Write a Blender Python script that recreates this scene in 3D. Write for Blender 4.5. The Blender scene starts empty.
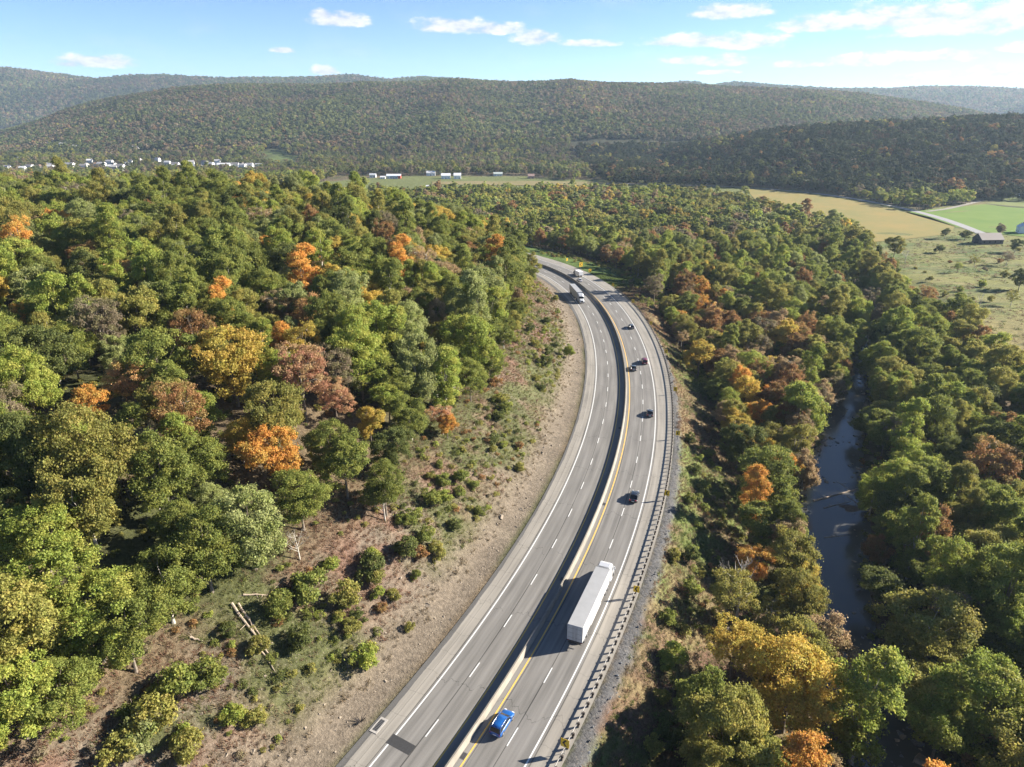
import bpy, math, random
import numpy as np
from math import radians as R

# ------------------------------------------------------------------ camera, sky, sun, exposure
sc = bpy.context.scene
COL = sc.collection
W, H, FOC, YH, CAMH = 1024, 767, 690.0, 110.0, 80.0
TH = math.atan((H/2 - YH)/FOC)
cam = bpy.data.cameras.new('camera'); camo = bpy.data.objects.new('camera', cam); COL.objects.link(camo)
cam.sensor_width = 36; cam.lens = FOC/W*36; cam.clip_start = 0.5; cam.clip_end = 20000
camo.location = (0, 0, CAMH); camo.rotation_euler = (math.pi/2 - TH, 0, 0)
sc.camera = camo

SUN_EL, SUN_AZ = R(23.5), R(13)          # azimuth measured from +X towards +Y
sd = bpy.data.lights.new('sun', 'SUN'); sd.energy = 4.8; sd.angle = R(0.5); sd.color = (1.0, 0.92, 0.80)
so = bpy.data.objects.new('sun', sd); COL.objects.link(so)
so.rotation_euler = (R(90) - SUN_EL, 0, math.pi/2 + SUN_AZ)

world = bpy.data.worlds.new('World'); sc.world = world; world.use_nodes = True
WT = world.node_tree; WN = WT.nodes; WL = WT.links; WN.clear()
def wn(t, **k):
    n = WN.new(t)
    for a, b in k.items(): setattr(n, a, b)
    return n
def wm(op, a, b=None, c=None):
    n = WN.new('ShaderNodeMath'); n.operation = op
    for i, v in enumerate((a, b, c)):
        if v is None: continue
        if isinstance(v, (int, float)): n.inputs[i].default_value = v
        else: WL.new(v, n.inputs[i])
    return n.outputs[0]
sky = wn('ShaderNodeTexSky', sky_type='NISHITA', sun_disc=False)
sky.sun_elevation = SUN_EL; sky.sun_rotation = math.pi/2 - SUN_AZ
sky.altitude = 1200; sky.air_density = .75; sky.dust_density = 0.05; sky.ozone_density = 2.2
tc = wn('ShaderNodeTexCoord'); sep = wn('ShaderNodeSeparateXYZ'); WL.new(tc.outputs['Generated'], sep.inputs[0])
AZ = wm('ARCTAN2', sep.outputs[0], sep.outputs[1]); EL = wm('ARCSINE', sep.outputs[2])
cmb = wn('ShaderNodeCombineXYZ'); WL.new(AZ, cmb.inputs[0]); WL.new(wm('MULTIPLY', EL, 2.2), cmb.inputs[1])
nz = wn('ShaderNodeTexNoise'); nz.inputs['Scale'].default_value = 34; nz.inputs['Detail'].default_value = 7; nz.inputs['Roughness'].default_value = .62
WL.new(cmb.outputs[0], nz.inputs['Vector'])
nz2 = wn('ShaderNodeTexNoise'); nz2.inputs['Scale'].default_value = 11; nz2.inputs['Detail'].default_value = 4
WL.new(cmb.outputs[0], nz2.inputs['Vector'])
def pix_dir(px, py):
    u = (px - W/2)/FOC; v = (py - H/2)/FOC
    d = np.array([u, math.cos(TH) - v*math.sin(TH), -math.sin(TH) - v*math.cos(TH)]); return d/np.linalg.norm(d)
CL = [(340,19,30,11),(322,14,13,7),(97,61,44,9),(70,63,16,6),(452,25,40,11),(492,28,34,9),(536,37,24,11),(590,43,30,5),(325,70,16,7),
      (700,40,54,10),(752,41,36,12),(730,11,42,11),(696,60,40,6),(728,60,32,8),(905,16,110,20),(985,16,80,26),(830,22,60,13),(800,64,26,5),
      (858,60,34,9),(905,56,34,8),(950,56,36,9),(1000,71,44,9),(925,76,36,6),(1020,46,22,8),(283,50,14,4),(670,42,24,6),(945,30,80,9),(720,72,20,3),(1080,30,60,20),(-60,40,50,10)]
mask = None; bot = None
for (px, py, rx, ry) in CL:
    d = pix_dir(px, py); a0 = math.atan2(d[0], d[1]); e0 = math.asin(d[2])
    d1 = pix_dir(px+rx, py); ra = math.atan2(d1[0], d1[1]) - a0
    d2 = pix_dir(px, py-ry); re = math.asin(d2[2]) - e0
    du = wm('DIVIDE', wm('SUBTRACT', AZ, a0), ra); dv = wm('DIVIDE', wm('SUBTRACT', EL, e0 - re*.25), re)
    dn = wm('MULTIPLY', wm('MINIMUM', dv, 0), 1.1)       # flatter underside
    dv2 = wm('ADD', dv, dn)
    m = wm('SUBTRACT', 1.0, wm('ADD', wm('MULTIPLY', du, du), wm('MULTIPLY', dv2, dv2)))
    mask = m if mask is None else wm('MAXIMUM', mask, m)
mk = wm('ADD', wm('MAXIMUM', mask, -1.5), wm('MULTIPLY', wm('SUBTRACT', nz.outputs[0], 0.40), 4.2))
mr = wn('ShaderNodeMapRange', interpolation_type='SMOOTHSTEP'); mr.inputs['From Min'].default_value = 0.0; mr.inputs['From Max'].default_value = 1.25
mr.inputs['To Max'].default_value = .93
WL.new(mk, mr.inputs['Value'])
# thin veil
veil = wn('ShaderNodeMapRange'); veil.inputs['From Min'].default_value = .52; veil.inputs['From Max'].default_value = .8; veil.inputs['To Max'].default_value = .16
WL.new(nz2.outputs[0], veil.inputs['Value'])
cm = wm('MAXIMUM', mr.outputs[0], veil.outputs[0])
crp = wn('ShaderNodeMapRange'); crp.inputs['From Min'].default_value = .35; crp.inputs['From Max'].default_value = .75
WL.new(nz.outputs[0], crp.inputs['Value'])
ccol = wn('ShaderNodeMix', data_type='RGBA'); WL.new(crp.outputs[0], ccol.inputs[0])
ccol.inputs['A'].default_value = (3.3, 3.5, 3.9, 1); ccol.inputs['B'].default_value = (7.0, 6.8, 6.6, 1)
tint = wn('ShaderNodeMix', data_type='RGBA', blend_type='MULTIPLY'); tint.inputs[0].default_value = 1.0
WL.new(sky.outputs[0], tint.inputs['A']); tint.inputs['B'].default_value = (.76, .86, 1.0, 1)
mx = wn('ShaderNodeMix', data_type='RGBA'); WL.new(cm, mx.inputs[0]); WL.new(tint.outputs['Result'], mx.inputs['A']); WL.new(ccol.outputs['Result'], mx.inputs['B'])
bg = wn('ShaderNodeBackground'); bg.inputs[1].default_value = 0.052; WL.new(mx.outputs['Result'], bg.inputs[0])
wo = wn('ShaderNodeOutputWorld'); WL.new(bg.outputs[0], wo.inputs[0])

sc.view_settings.view_transform = 'Standard'; sc.view_settings.look = 'None'
sc.view_settings.exposure = 1.9; sc.view_settings.gamma = 1; sc.view_settings.use_curve_mapping = False
sc.render.engine = 'CYCLES'
sc.cycles.max_bounces = 6; sc.cycles.diffuse_bounces = 4; sc.cycles.glossy_bounces = 2; sc.cycles.transmission_bounces = 2
sc.cycles.volume_bounces = 0; sc.cycles.transparent_max_bounces = 4; sc.cycles.use_denoising = True

rng = np.random.default_rng(7); random.seed(7)

# ------------------------------------------------------------------ geometry maths
def bp(px, py, z=0.0):
    d = pix_dir(px, py); t = (CAMH - z)/-d[2]; return np.array([0, 0, CAMH]) + d*t
def pj(P):
    P = np.atleast_2d(np.asarray(P, float)) - [0, 0, CAMH]
    y = P[:, 1]*math.cos(TH) - P[:, 2]*math.sin(TH); z = P[:, 1]*math.sin(TH) + P[:, 2]*math.cos(TH)
    y = np.where(np.abs(y) < .1, .1, y)
    return np.stack([W/2 + FOC*P[:, 0]/y, H/2 - FOC*z/y, y], 1)
_bar = np.array([[-8.5,64.8],[11.7,108.9],[16.2,120.7],[21.8,137.8],[24.3,147.6],[27.4,158.8],[30.5,171.5],[33.7,186.2],[36.1,207.6],[38.5,229.3],[40.4,255.4],[40.3,270.9],[39.1,287.9],[37.5,306.9],[33.9,328.3],[27.7,352.6],[14.9,380.1]])
_t = np.r_[0, np.cumsum(np.linalg.norm(np.diff(_bar, axis=0), axis=1))]
_tt = _t/_t[-1]
_px = np.polyfit(_tt, _bar[:, 0], 5); _py = np.polyfit(_tt, _bar[:, 1], 5)
_f = np.linspace(0, 1, 200); _c = np.stack([np.polyval(_px, _f), np.polyval(_py, _f)], 1)
def _ext(c, n, k):      # extend a polyline by n 2 m steps with curvature k per step
    p = c[-1].copy(); d = c[-1] - c[-4]; a = math.atan2(d[1], d[0]); out = []
    for i in range(n):
        a += k; p = p + 2*np.array([math.cos(a), math.sin(a)]); out.append(p.copy())
    return np.vstack([c, out])
_c = _ext(_c, 260, 0.0075)
_c = _ext(_c[::-1], 110, -0.0006)[::-1]
_l = np.r_[0, np.cumsum(np.linalg.norm(np.diff(_c, axis=0), axis=1))]
TT = np.arange(0, _l[-1], 2.0)
CX = np.interp(TT, _l, _c[:, 0]); CY = np.interp(TT, _l, _c[:, 1])
TX = np.gradient(CX); TY = np.gradient(CY); _n = np.hypot(TX, TY); TX /= _n; TY /= _n
def road_at(t, s):
    x = np.interp(t, TT, CX); y = np.interp(t, TT, CY); tx = np.interp(t, TT, TX); ty = np.interp(t, TT, TY)
    return x + ty*s, y - tx*s
def heading(t): return math.atan2(np.interp(t, TT, TY), np.interp(t, TT, TX))
def road_ts(x, y):
    x = np.atleast_1d(np.asarray(x, float)).ravel(); y = np.atleast_1d(np.asarray(y, float)).ravel()
    T = np.empty_like(x); S = np.empty_like(x)
    for i in range(0, len(x), 20000):
        xs = x[i:i+20000, None]; ys = y[i:i+20000, None]
        j = np.argmin((xs - CX)**2 + (ys - CY)**2, axis=1)
        dx = xs[:, 0] - CX[j]; dy = ys[:, 0] - CY[j]
        T[i:i+20000] = TT[j] + dx*TX[j] + dy*TY[j]
        ss = dx*TY[j] - dy*TX[j]
        d = np.hypot(dx, dy); S[i:i+20000] = np.where((j == 0) | (j == len(TT)-1), np.sign(ss)*np.maximum(d, np.abs(ss)), ss)
    return T, S
T_CAM = road_ts([_bar[0, 0]], [_bar[0, 1]])[0][0]      # road parameter where the barrier enters the photo
def pix_ts(px, py, z=0.0):
    p = bp(px, py, z); t, s = road_ts([p[0]], [p[1]]); return float(t[0]), float(s[0])
def sst(x): x = np.clip(x, 0, 1); return x*x*(3 - 2*x)
_hash = rng.random((64, 64))
def vnoise(x, y, sc_):
    u = np.asarray(x)/sc_; v = np.asarray(y)/sc_; i = np.floor(u).astype(int); j = np.floor(v).astype(int); a = sst(u-i); b = sst(v-j)
    g = lambda p, q: _hash[p % 64, q % 64]
    return ((g(i, j)*(1-a) + g(i+1, j)*a)*(1-b) + (g(i, j+1)*(1-a) + g(i+1, j+1)*a)*b)*2 - 1
def fbm(x, y, s): return vnoise(x, y, s)*.55 + vnoise(y+31.7, x-12.1, s/2.1)*.3 + vnoise(x-77., y+9., s/4.3)*.15

RIV = np.array([(58,-120),(55,-20),(58,60),(61,94),(66,119),(81,150),(94,177),(109,205),(130,241),(145,269),(160,300),(172,330),(182,370),(186,420),(178,480),(150,540),(90,610),(0,680)], float)
_rl = np.r_[0, np.cumsum(np.linalg.norm(np.diff(RIV, axis=0), axis=1))]
_q = np.arange(0, _rl[-1], 4.0)
def _cr(P, l, q):       # smooth the river by averaging
    x = np.interp(q, l, P[:, 0]); y = np.interp(q, l, P[:, 1])
    k = np.ones(9)/9; xp = np.pad(x, 4, 'edge'); yp = np.pad(y, 4, 'edge'); return np.convolve(xp, k, 'valid'), np.convolve(yp, k, 'valid')
RX, RY = _cr(RIV, _rl, _q)
RW = np.interp(RY, [60,90,150,220,300], [5.0,6.6,5.6,4.3,3.2]) + .9*np.sin(_q/37.) + .7*np.sin(_q/13.)
def riv_d(x, y):
    x = np.atleast_1d(np.asarray(x, float)).ravel(); y = np.atleast_1d(np.asarray(y, float)).ravel(); D = np.empty_like(x)
    for i in range(0, len(x), 20000):
        q = (x[i:i+20000, None]-RX)**2 + (y[i:i+20000, None]-RY)**2; j = np.argmin(q, axis=1)
        D[i:i+20000] = np.sqrt(q[np.arange(len(j)), j]) - RW[j]
    return D      # distance beyond the water's edge

def prof(px, ypx, D, less):     # ridge crest: photo silhouette -> world x, z at distance D
    px = np.array(px, float); ypx = np.array(ypx, float)
    return (px - 512)/FOC*D, 80 + (110 - ypx)/FOC*D - less
M_X, M_Z = prof([-400,-150,0,40,80,150,215,260,400,450,500,560,650,700,750,820,880,920,960,1000,1060,1500],[160,160,152,140,120,99,90,87,86,84.5,85,85.5,87.5,89.5,91,95,102,109,118,128,140,150],2600,9)
B_X, B_Z = prof([-900,-400,-150,0,60,100,140,175,200,250,281,330,368,400,431,463,520,600,640,672,690,712,747,800,860,893,930,973,1024,1200,1600],
                [84,74,71,72.5,76,81,86,82,82,84.5,84,84,81.5,85.5,83,85,88,90,90,87,91,87.5,90.5,93,93,91,92,94,97,92,88],4800,9)
C_X, C_Z = prof([860,940,990,1024,1100,1300,1700],[150,128,112.5,101,86,80,84],3500,9)
E_X, E_Z = prof([560,605,624,662,697,737,768,818,893,955,1024,1150,1400],[183,178,168,150,138,132,126,121,118,114.5,113.5,111,108],1250,13)
def ridge(x, y, X, Z, yb, yc, yend, base=-12.):
    zc = np.interp(x, X, Z) - base; zc = np.maximum(zc, 0)
    q = (y - yb)/(yc - yb); up = np.sin(np.clip(q, 0, 1)*math.pi/2)**1.25; dn = 1 - sst((y - yc)/(yend - yc))
    return zc*np.where(y < yc, up, dn)
P_U = [0,14,17,24,32,45,60,80,110,160,300,500,900]; P_Z = [0,0,.7,4.8,9.5,16.5,21.5,26,30,33,34,31,26]
def height(x, y):
    sh = np.shape(x); x = np.asarray(x, float).ravel(); y = np.asarray(y, float).ravel()
    near = (np.abs(x) < 900) & (y < 1100)
    z = np.full(x.shape, -12.0) + 0.0
    tt_ = np.zeros(x.shape); s = np.full(x.shape, -900.0); rd = np.full(x.shape, 500.0)
    if near.any():
        t_n, s[near] = road_ts(x[near], y[near]); tt_[near] = t_n; rd[near] = riv_d(x[near], y[near])
    s = np.where(~near & (x > 0), 900., s)
    u = -s
    F = 1 - sst((y - 300 - 0.10*np.maximum(-x, 0) + fbm(x, y, 120)*30)/300.)
    P = np.interp(u, P_U, P_Z)
    rough = np.clip((u-18)/12, 0, 1)*(fbm(x, y, 26)*1.5 + fbm(x+50, y, 7)*.55 + fbm(x, y+40, 90)*3*np.clip((u-60)/60, 0, 1))
    zl = -12*(1-F)*sst((u-16)/26) + F*(P + rough)
    wv = np.interp(tt_ - T_CAM, [225, 280, 420, 520], [20, 75, 75, 30]); v = np.clip((s - 15.0)/wv, 0, 1)
    zr = -12*np.where(wv > 21, sst(v), v**.85) + np.clip((s-18)/8, 0, 1)*fbm(x, y, 14)*.5
    z = np.where(u > 0, zl, zr)
    # river channel
    ch = 1 - sst((rd + 2)/7.0)
    z = np.where(s > 15, z*(1-ch) + (-16.0)*ch, z)
    # east swell under the pasture
    sw = np.exp(-(((x-235)/60)**2 + ((y-330)/120)**2))*3.0*np.clip((rd-15)/30, 0, 1)*(s > 30)
    z = z + sw*(1 + .0*x) + np.where((s > 40) & (rd > 14) & (y < 520), fbm(x, y, 22)*.55, 0)
    # far ridges
    yb = np.interp(x, [-2500,-1900,-1500,-1100,-700,-300,300,900,1400,1900,3000], [2560,2450,2050,1640,1480,1420,1300,1500,1800,2300,2500])
    far = ridge(x, y, M_X, M_Z, yb, 2600 + 0*x, 3600)
    gul = (np.abs(vnoise(x, x*0+y*.18, 330.))*-26 + fbm(x, y, 210)*14)*sst((y-yb)/500)*sst((far)/60)*(1 - .75*sst((y-2200)/380)*(1-sst((y-2650)/300)))
    far = np.maximum(far + gul, 0)
    b2 = ridge(x, y, B_X, B_Z, 3300, 4800 + 0*x, 7000); c2 = ridge(x, y, C_X, C_Z, 2700, 3500 + 0*x, 4700)
    ybE = np.interp(x, [100,170,320,400,500,900], [960,945,900,800,775,760])
    e = ridge(x, y, E_X, E_Z, ybE, 1250 + 0*x, 1850)
    e = e*(1 + .12*fbm(x, y, 120)*(1 - .8*sst((y-1100)/120)))
    z = z + np.maximum(np.maximum(far, e), np.maximum(b2, c2)) + (fbm(x, y, 500)*4)*sst((y-1150)/300)
    return z.reshape(sh)
def hz(x, y): return float(height(np.array([x]), np.array([y]))[0])
def cast(px, py, zoff=0.0, dmax=6000):
    d = pix_dir(px, py); t = np.concatenate([np.arange(30, 600, 1.0), np.arange(600, dmax, 5.0)])
    P = np.array([0, 0, CAMH])[None] + d[None]*t[:, None]
    below = P[:, 2] < height(P[:, 0], P[:, 1]) + zoff
    i = int(np.argmax(below)) if below.any() else len(t)-1
    return P[i].copy()
def inpoly(x, y, poly):
    x = np.asarray(x, float); y = np.asarray(y, float); c = np.zeros(x.shape, bool); n = len(poly)
    for i in range(n):
        x1, y1 = poly[i][:2]; x2, y2 = poly[(i+1) % n][:2]
        c ^= ((y1 > y) != (y2 > y)) & (x < (x2-x1)*(y-y1)/((y2-y1) + 1e-12) + x1)
    return c

# ------------------------------------------------------------------ materials
MATS = {}
def mat(name, col=(.5,.5,.5), rough=.7, metal=0., spec=.5, noise=0., nscale=4., bump=0., bscale=20., coat=0., col2=None):
    if name in MATS: return MATS[name]
    m = bpy.data.materials.new(name); m.use_nodes = True; N = m.node_tree.nodes; L = m.node_tree.links; b = N['Principled BSDF']
    b.inputs['Base Color'].default_value = (*col, 1); b.inputs['Roughness'].default_value = rough; b.inputs['Metallic'].default_value = metal
    b.inputs['Specular IOR Level'].default_value = spec; b.inputs['Coat Weight'].default_value = coat
    if noise or col2:
        t = N.new('ShaderNodeTexCoord'); n = N.new('ShaderNodeTexNoise'); n.inputs['Scale'].default_value = nscale; n.inputs['Detail'].default_value = 6; n.inputs['Roughness'].default_value = .65
        L.new(t.outputs['Object'], n.inputs['Vector']); r = N.new('ShaderNodeMapRange'); r.inputs['From Min'].default_value = .32; r.inputs['From Max'].default_value = .68
        L.new(n.outputs[0], r.inputs['Value']); x = N.new('ShaderNodeMix'); x.data_type = 'RGBA'; L.new(r.outputs[0], x.inputs[0])
        c2 = col2 or tuple(min(1, c*(1+noise)) for c in col); c1 = col if col2 else tuple(c*(1-noise) for c in col)
        x.inputs['A'].default_value = (*c1, 1); x.inputs['B'].default_value = (*c2, 1); L.new(x.outputs['Result'], b.inputs['Base Color'])
    if bump:
        t = N.new('ShaderNodeTexCoord'); n = N.new('ShaderNodeTexNoise'); n.inputs['Scale'].default_value = bscale; n.inputs['Detail'].default_value = 4
        L.new(t.outputs['Object'], n.inputs['Vector']); q = N.new('ShaderNodeBump'); q.inputs['Strength'].default_value = bump; L.new(n.outputs[0], q.inputs['Height']); L.new(q.outputs[0], b.inputs['Normal'])
    MATS[name] = m; return m

def leaf_material():
    m = bpy.data.materials.new('leaves'); m.use_nodes = True; N = m.node_tree.nodes; L = m.node_tree.links; N.clear()
    def at(nm, ty):
        a = N.new('ShaderNodeAttribute'); a.attribute_name = nm; a.attribute_type = ty; return a
    t1 = at('tint', 'INSTANCER'); t2 = at('tint2', 'INSTANCER'); lv = at('lv', 'GEOMETRY'); cv = at('cv', 'GEOMETRY')
    mix = N.new('ShaderNodeMix'); mix.data_type = 'RGBA'
    mr_ = N.new('ShaderNodeMapRange'); mr_.inputs['From Min'].default_value = .45; mr_.inputs['From Max'].default_value = .8
    L.new(cv.outputs['Fac'], mr_.inputs['Value']); L.new(mr_.outputs[0], mix.inputs[0]); L.new(t1.outputs['Color'], mix.inputs['A']); L.new(t2.outputs['Color'], mix.inputs['B'])
    hs = N.new('ShaderNodeHueSaturation'); L.new(mix.outputs['Result'], hs.inputs['Color'])
    v = N.new('ShaderNodeMapRange'); v.inputs['To Min'].default_value = .62; v.inputs['To Max'].default_value = 1.42; L.new(lv.outputs['Fac'], v.inputs['Value']); L.new(v.outputs[0], hs.inputs['Value'])
    hh = N.new('ShaderNodeMapRange'); hh.inputs['To Min'].default_value = .485; hh.inputs['To Max'].default_value = .515
    fr = N.new('ShaderNodeMath'); fr.operation = 'FRACT'; ml = N.new('ShaderNodeMath'); ml.operation = 'MULTIPLY'; ml.inputs[1].default_value = 7.3
    L.new(lv.outputs['Fac'], ml.inputs[0]); L.new(ml.outputs[0], fr.inputs[0]); L.new(fr.outputs[0], hh.inputs['Value']); L.new(hh.outputs[0], hs.inputs['Hue'])
    p = N.new('ShaderNodeBsdfPrincipled'); p.inputs['Roughness'].default_value = .6; p.inputs['Specular IOR Level'].default_value = .2; L.new(hs.outputs[0], p.inputs['Base Color'])
    tr = N.new('ShaderNodeBsdfTranslucent'); L.new(hs.outputs[0], tr.inputs['Color'])
    ms = N.new('ShaderNodeMixShader'); ms.inputs[0].default_value = .48; L.new(p.outputs[0], ms.inputs[1]); L.new(tr.outputs[0], ms.inputs[2])
    o = N.new('ShaderNodeOutputMaterial'); L.new(ms.outputs[0], o.inputs[0]); return m
LEAF = leaf_material()
BARK = mat('bark', (.16,.13,.10), .9, noise=.45, nscale=3)
BARKP = mat('pale_bark', (.42,.38,.32), .85, noise=.35, nscale=2.5)

def ground_material():
    m = bpy.data.materials.new('ground'); m.use_nodes = True; N = m.node_tree.nodes; L = m.node_tree.links; b = N['Principled BSDF']
    b.inputs['Roughness'].default_value = .95; b.inputs['Specular IOR Level'].default_value = .15
    a = N.new('ShaderNodeAttribute'); a.attribute_name = 'gcol'; g = N.new('ShaderNodeAttribute'); g.attribute_name = 'soil'
    t = N.new('ShaderNodeTexCoord')
    def noi(s, d=6, r=.65):
        n = N.new('ShaderNodeTexNoise'); n.inputs['Scale'].default_value = s; n.inputs['Detail'].default_value = d; n.inputs['Roughness'].default_value = r; L.new(t.outputs['Object'], n.inputs['Vector']); return n.outputs[0]
    def rmp(s, lo, hi, a_, b_):
        r = N.new('ShaderNodeMapRange'); r.inputs['From Min'].default_value = lo; r.inputs['From Max'].default_value = hi; r.inputs['To Min'].default_value = a_; r.inputs['To Max'].default_value = b_; L.new(s, r.inputs['Value']); return r.outputs[0]
    n1, n2, n3 = noi(1.3), noi(.16), noi(5.)
    hs = N.new('ShaderNodeHueSaturation'); L.new(a.outputs['Color'], hs.inputs['Color'])
    mu = N.new('ShaderNodeMath'); mu.operation = 'MULTIPLY'; L.new(rmp(n1, .3, .7, .62, 1.38), mu.inputs[0]); L.new(rmp(n2, .3, .7, .8, 1.2), mu.inputs[1])
    mu2 = N.new('ShaderNodeMath'); mu2.operation = 'MULTIPLY'; L.new(mu.outputs[0], mu2.inputs[0]); L.new(rmp(n3, .3, .7, .7, 1.3), mu2.inputs[1])
    L.new(mu2.outputs[0], hs.inputs['Value'])
    # stones and pale scree where the soil is bare
    vo = N.new('ShaderNodeTexVoronoi'); vo.inputs['Scale'].default_value = 1.7; L.new(t.outputs['Object'], vo.inputs['Vector'])
    st = N.new('ShaderNodeMath'); st.operation = 'MULTIPLY'; L.new(rmp(vo.outputs['Distance'], .14, .3, 1, 0), st.inputs[0]); L.new(g.outputs['Fac'], st.inputs[1])
    mx_ = N.new('ShaderNodeMix'); mx_.data_type = 'RGBA'; L.new(st.outputs[0], mx_.inputs[0]); L.new(hs.outputs[0], mx_.inputs['A']); mx_.inputs['B'].default_value = (.26,.22,.17,1)
    L.new(mx_.outputs['Result'], b.inputs['Base Color'])
    bu = N.new('ShaderNodeBump'); bu.inputs['Distance'].default_value = .35; bu.inputs['Strength'].default_value = .8; L.new(noi(2.2, 8, .7), bu.inputs['Height']); L.new(bu.outputs[0], b.inputs['Normal'])
    return m

def asphalt_material():
    m = bpy.data.materials.new('asphalt'); m.use_nodes = True; N = m.node_tree.nodes; L = m.node_tree.links; b = N['Principled BSDF']
    b.inputs['Roughness'].default_value = .85; b.inputs['Specular IOR Level'].default_value = .3
    uv = N.new('ShaderNodeUVMap'); sp = N.new('ShaderNodeSeparateXYZ'); L.new(uv.outputs[0], sp.inputs[0]); U, V = sp.outputs[0], sp.outputs[1]
    def M(op, a, b_=None, c=None):
        n = N.new('ShaderNodeMath'); n.operation = op
        for i, v in enumerate((a, b_, c)):
            if v is None: continue
            if isinstance(v, (int, float)): n.inputs[i].default_value = v
            else: L.new(v, n.inputs[i])
        return n.outputs[0]
    def band(c, w, soft=.05):     # 1 near offset c
        d = M('ABSOLUTE', M('SUBTRACT', U, c)); return M('SUBTRACT', 1.0, M('SMOOTH_MIN', M('MAXIMUM', M('DIVIDE', M('SUBTRACT', d, w), soft), 0.0), 1.0, .01))
    def noi(sx, sy, d=5):
        c = N.new('ShaderNodeCombineXYZ'); L.new(M('MULTIPLY', U, sx), c.inputs[0]); L.new(M('MULTIPLY', V, sy), c.inputs[1])
        n = N.new('ShaderNodeTexNoise'); n.inputs['Scale'].default_value = 1; n.inputs['Detail'].default_value = d; L.new(c.outputs[0], n.inputs['Vector']); return n.outputs[0]
    wob = M('MULTIPLY', M('SUBTRACT', noi(.01, .25, 3), .5), .35)
    val = M('ADD', 1.0, M('MULTIPLY', M('SUBTRACT', noi(1.5, .05, 6), .5), .9))
    val = M('ADD', val, M('MULTIPLY', M('SUBTRACT', noi(9, 6, 4), .5), .35)); val = M('ADD', val, M('MULTIPLY', M('SUBTRACT', noi(.5, .09, 5), .5), .5))
    # wheel paths a little darker
    for c in (2.3, 4.2, 6.0, 7.9, -2.8, -4.7, -6.5, -8.4): val = M('SUBTRACT', val, M('MULTIPLY', band(c, .28, .45), .15))
    # longitudinal sealed joints
    for c in (5.0, 9.15, -5.75, -9.75, 1.55, 7.0): val = M('SUBTRACT', val, M('MULTIPLY', band(c, .05 if c != 7.0 else .0, .05), .62 if c != 7.0 else .0))
    d = M('ABSOLUTE', M('SUBTRACT', M('ADD', U, wob), -11.2)); val = M('SUBTRACT', val, M('MULTIPLY', M('LESS_THAN', d, .05), .35))
    # transverse joints and cracks
    fr = M('FRACT', M('DIVIDE', M('ADD', V, M('MULTIPLY', noi(.5, .02, 3), 9.)), 18.3)); keep = M('GREATER_THAN', noi(.12, .03, 2), .4)
    val = M('SUBTRACT', val, M('MULTIPLY', M('MULTIPLY', M('LESS_THAN', fr, .006), keep), .45))
    # shoulders
    sh = M('MAXIMUM', M('GREATER_THAN', U, 9.1), M('LESS_THAN', U, -9.7))
    frs = M('FRACT', M('DIVIDE', M('ADD', V, M('MULTIPLY', noi(.8, .1, 3), 1.5)), 4.6)); val = M('SUBTRACT', val, M('MULTIPLY', M('MULTIPLY', M('LESS_THAN', frs, .022), sh), .22))
    mx1 = N.new('ShaderNodeMix'); mx1.data_type = 'RGBA'; L.new(sh, mx1.inputs[0]); mx1.inputs['A'].default_value = (.180,.171,.157,1); mx1.inputs['B'].default_value = (.245,.226,.195,1)
    rail_shadow = band(11.05, .5, .08); mx3 = N.new('ShaderNodeMix'); mx3.data_type = 'RGBA'; L.new(M('MULTIPLY', rail_shadow, .12), mx3.inputs[0]); L.new(mx1.outputs['Result'], mx3.inputs['A']); mx3.inputs['B'].default_value = (.135,.135,.135,1)  # guardrail's cast shadow painted faintly into the shoulder colour
    dk2 = M('LESS_THAN', M('ADD', U, M('MULTIPLY', wob, 1.5)), -12.35); mx4 = N.new('ShaderNodeMix'); mx4.data_type = 'RGBA'; L.new(M('MULTIPLY', dk2, .9), mx4.inputs[0]); L.new(mx3.outputs['Result'], mx4.inputs['A']); mx4.inputs['B'].default_value = (.085,.083,.08,1)
    mx2 = N.new('ShaderNodeMix'); mx2.data_type = 'RGBA'; mx2.blend_type = 'MULTIPLY'; mx2.inputs[0].default_value = 1; L.new(mx4.outputs['Result'], mx2.inputs['A'])
    cc = N.new('ShaderNodeCombineColor'); [L.new(val, cc.inputs[i]) for i in range(3)]; L.new(cc.outputs[0], mx2.inputs['B']); L.new(mx2.outputs['Result'], b.inputs['Base Color'])
    return m

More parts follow.
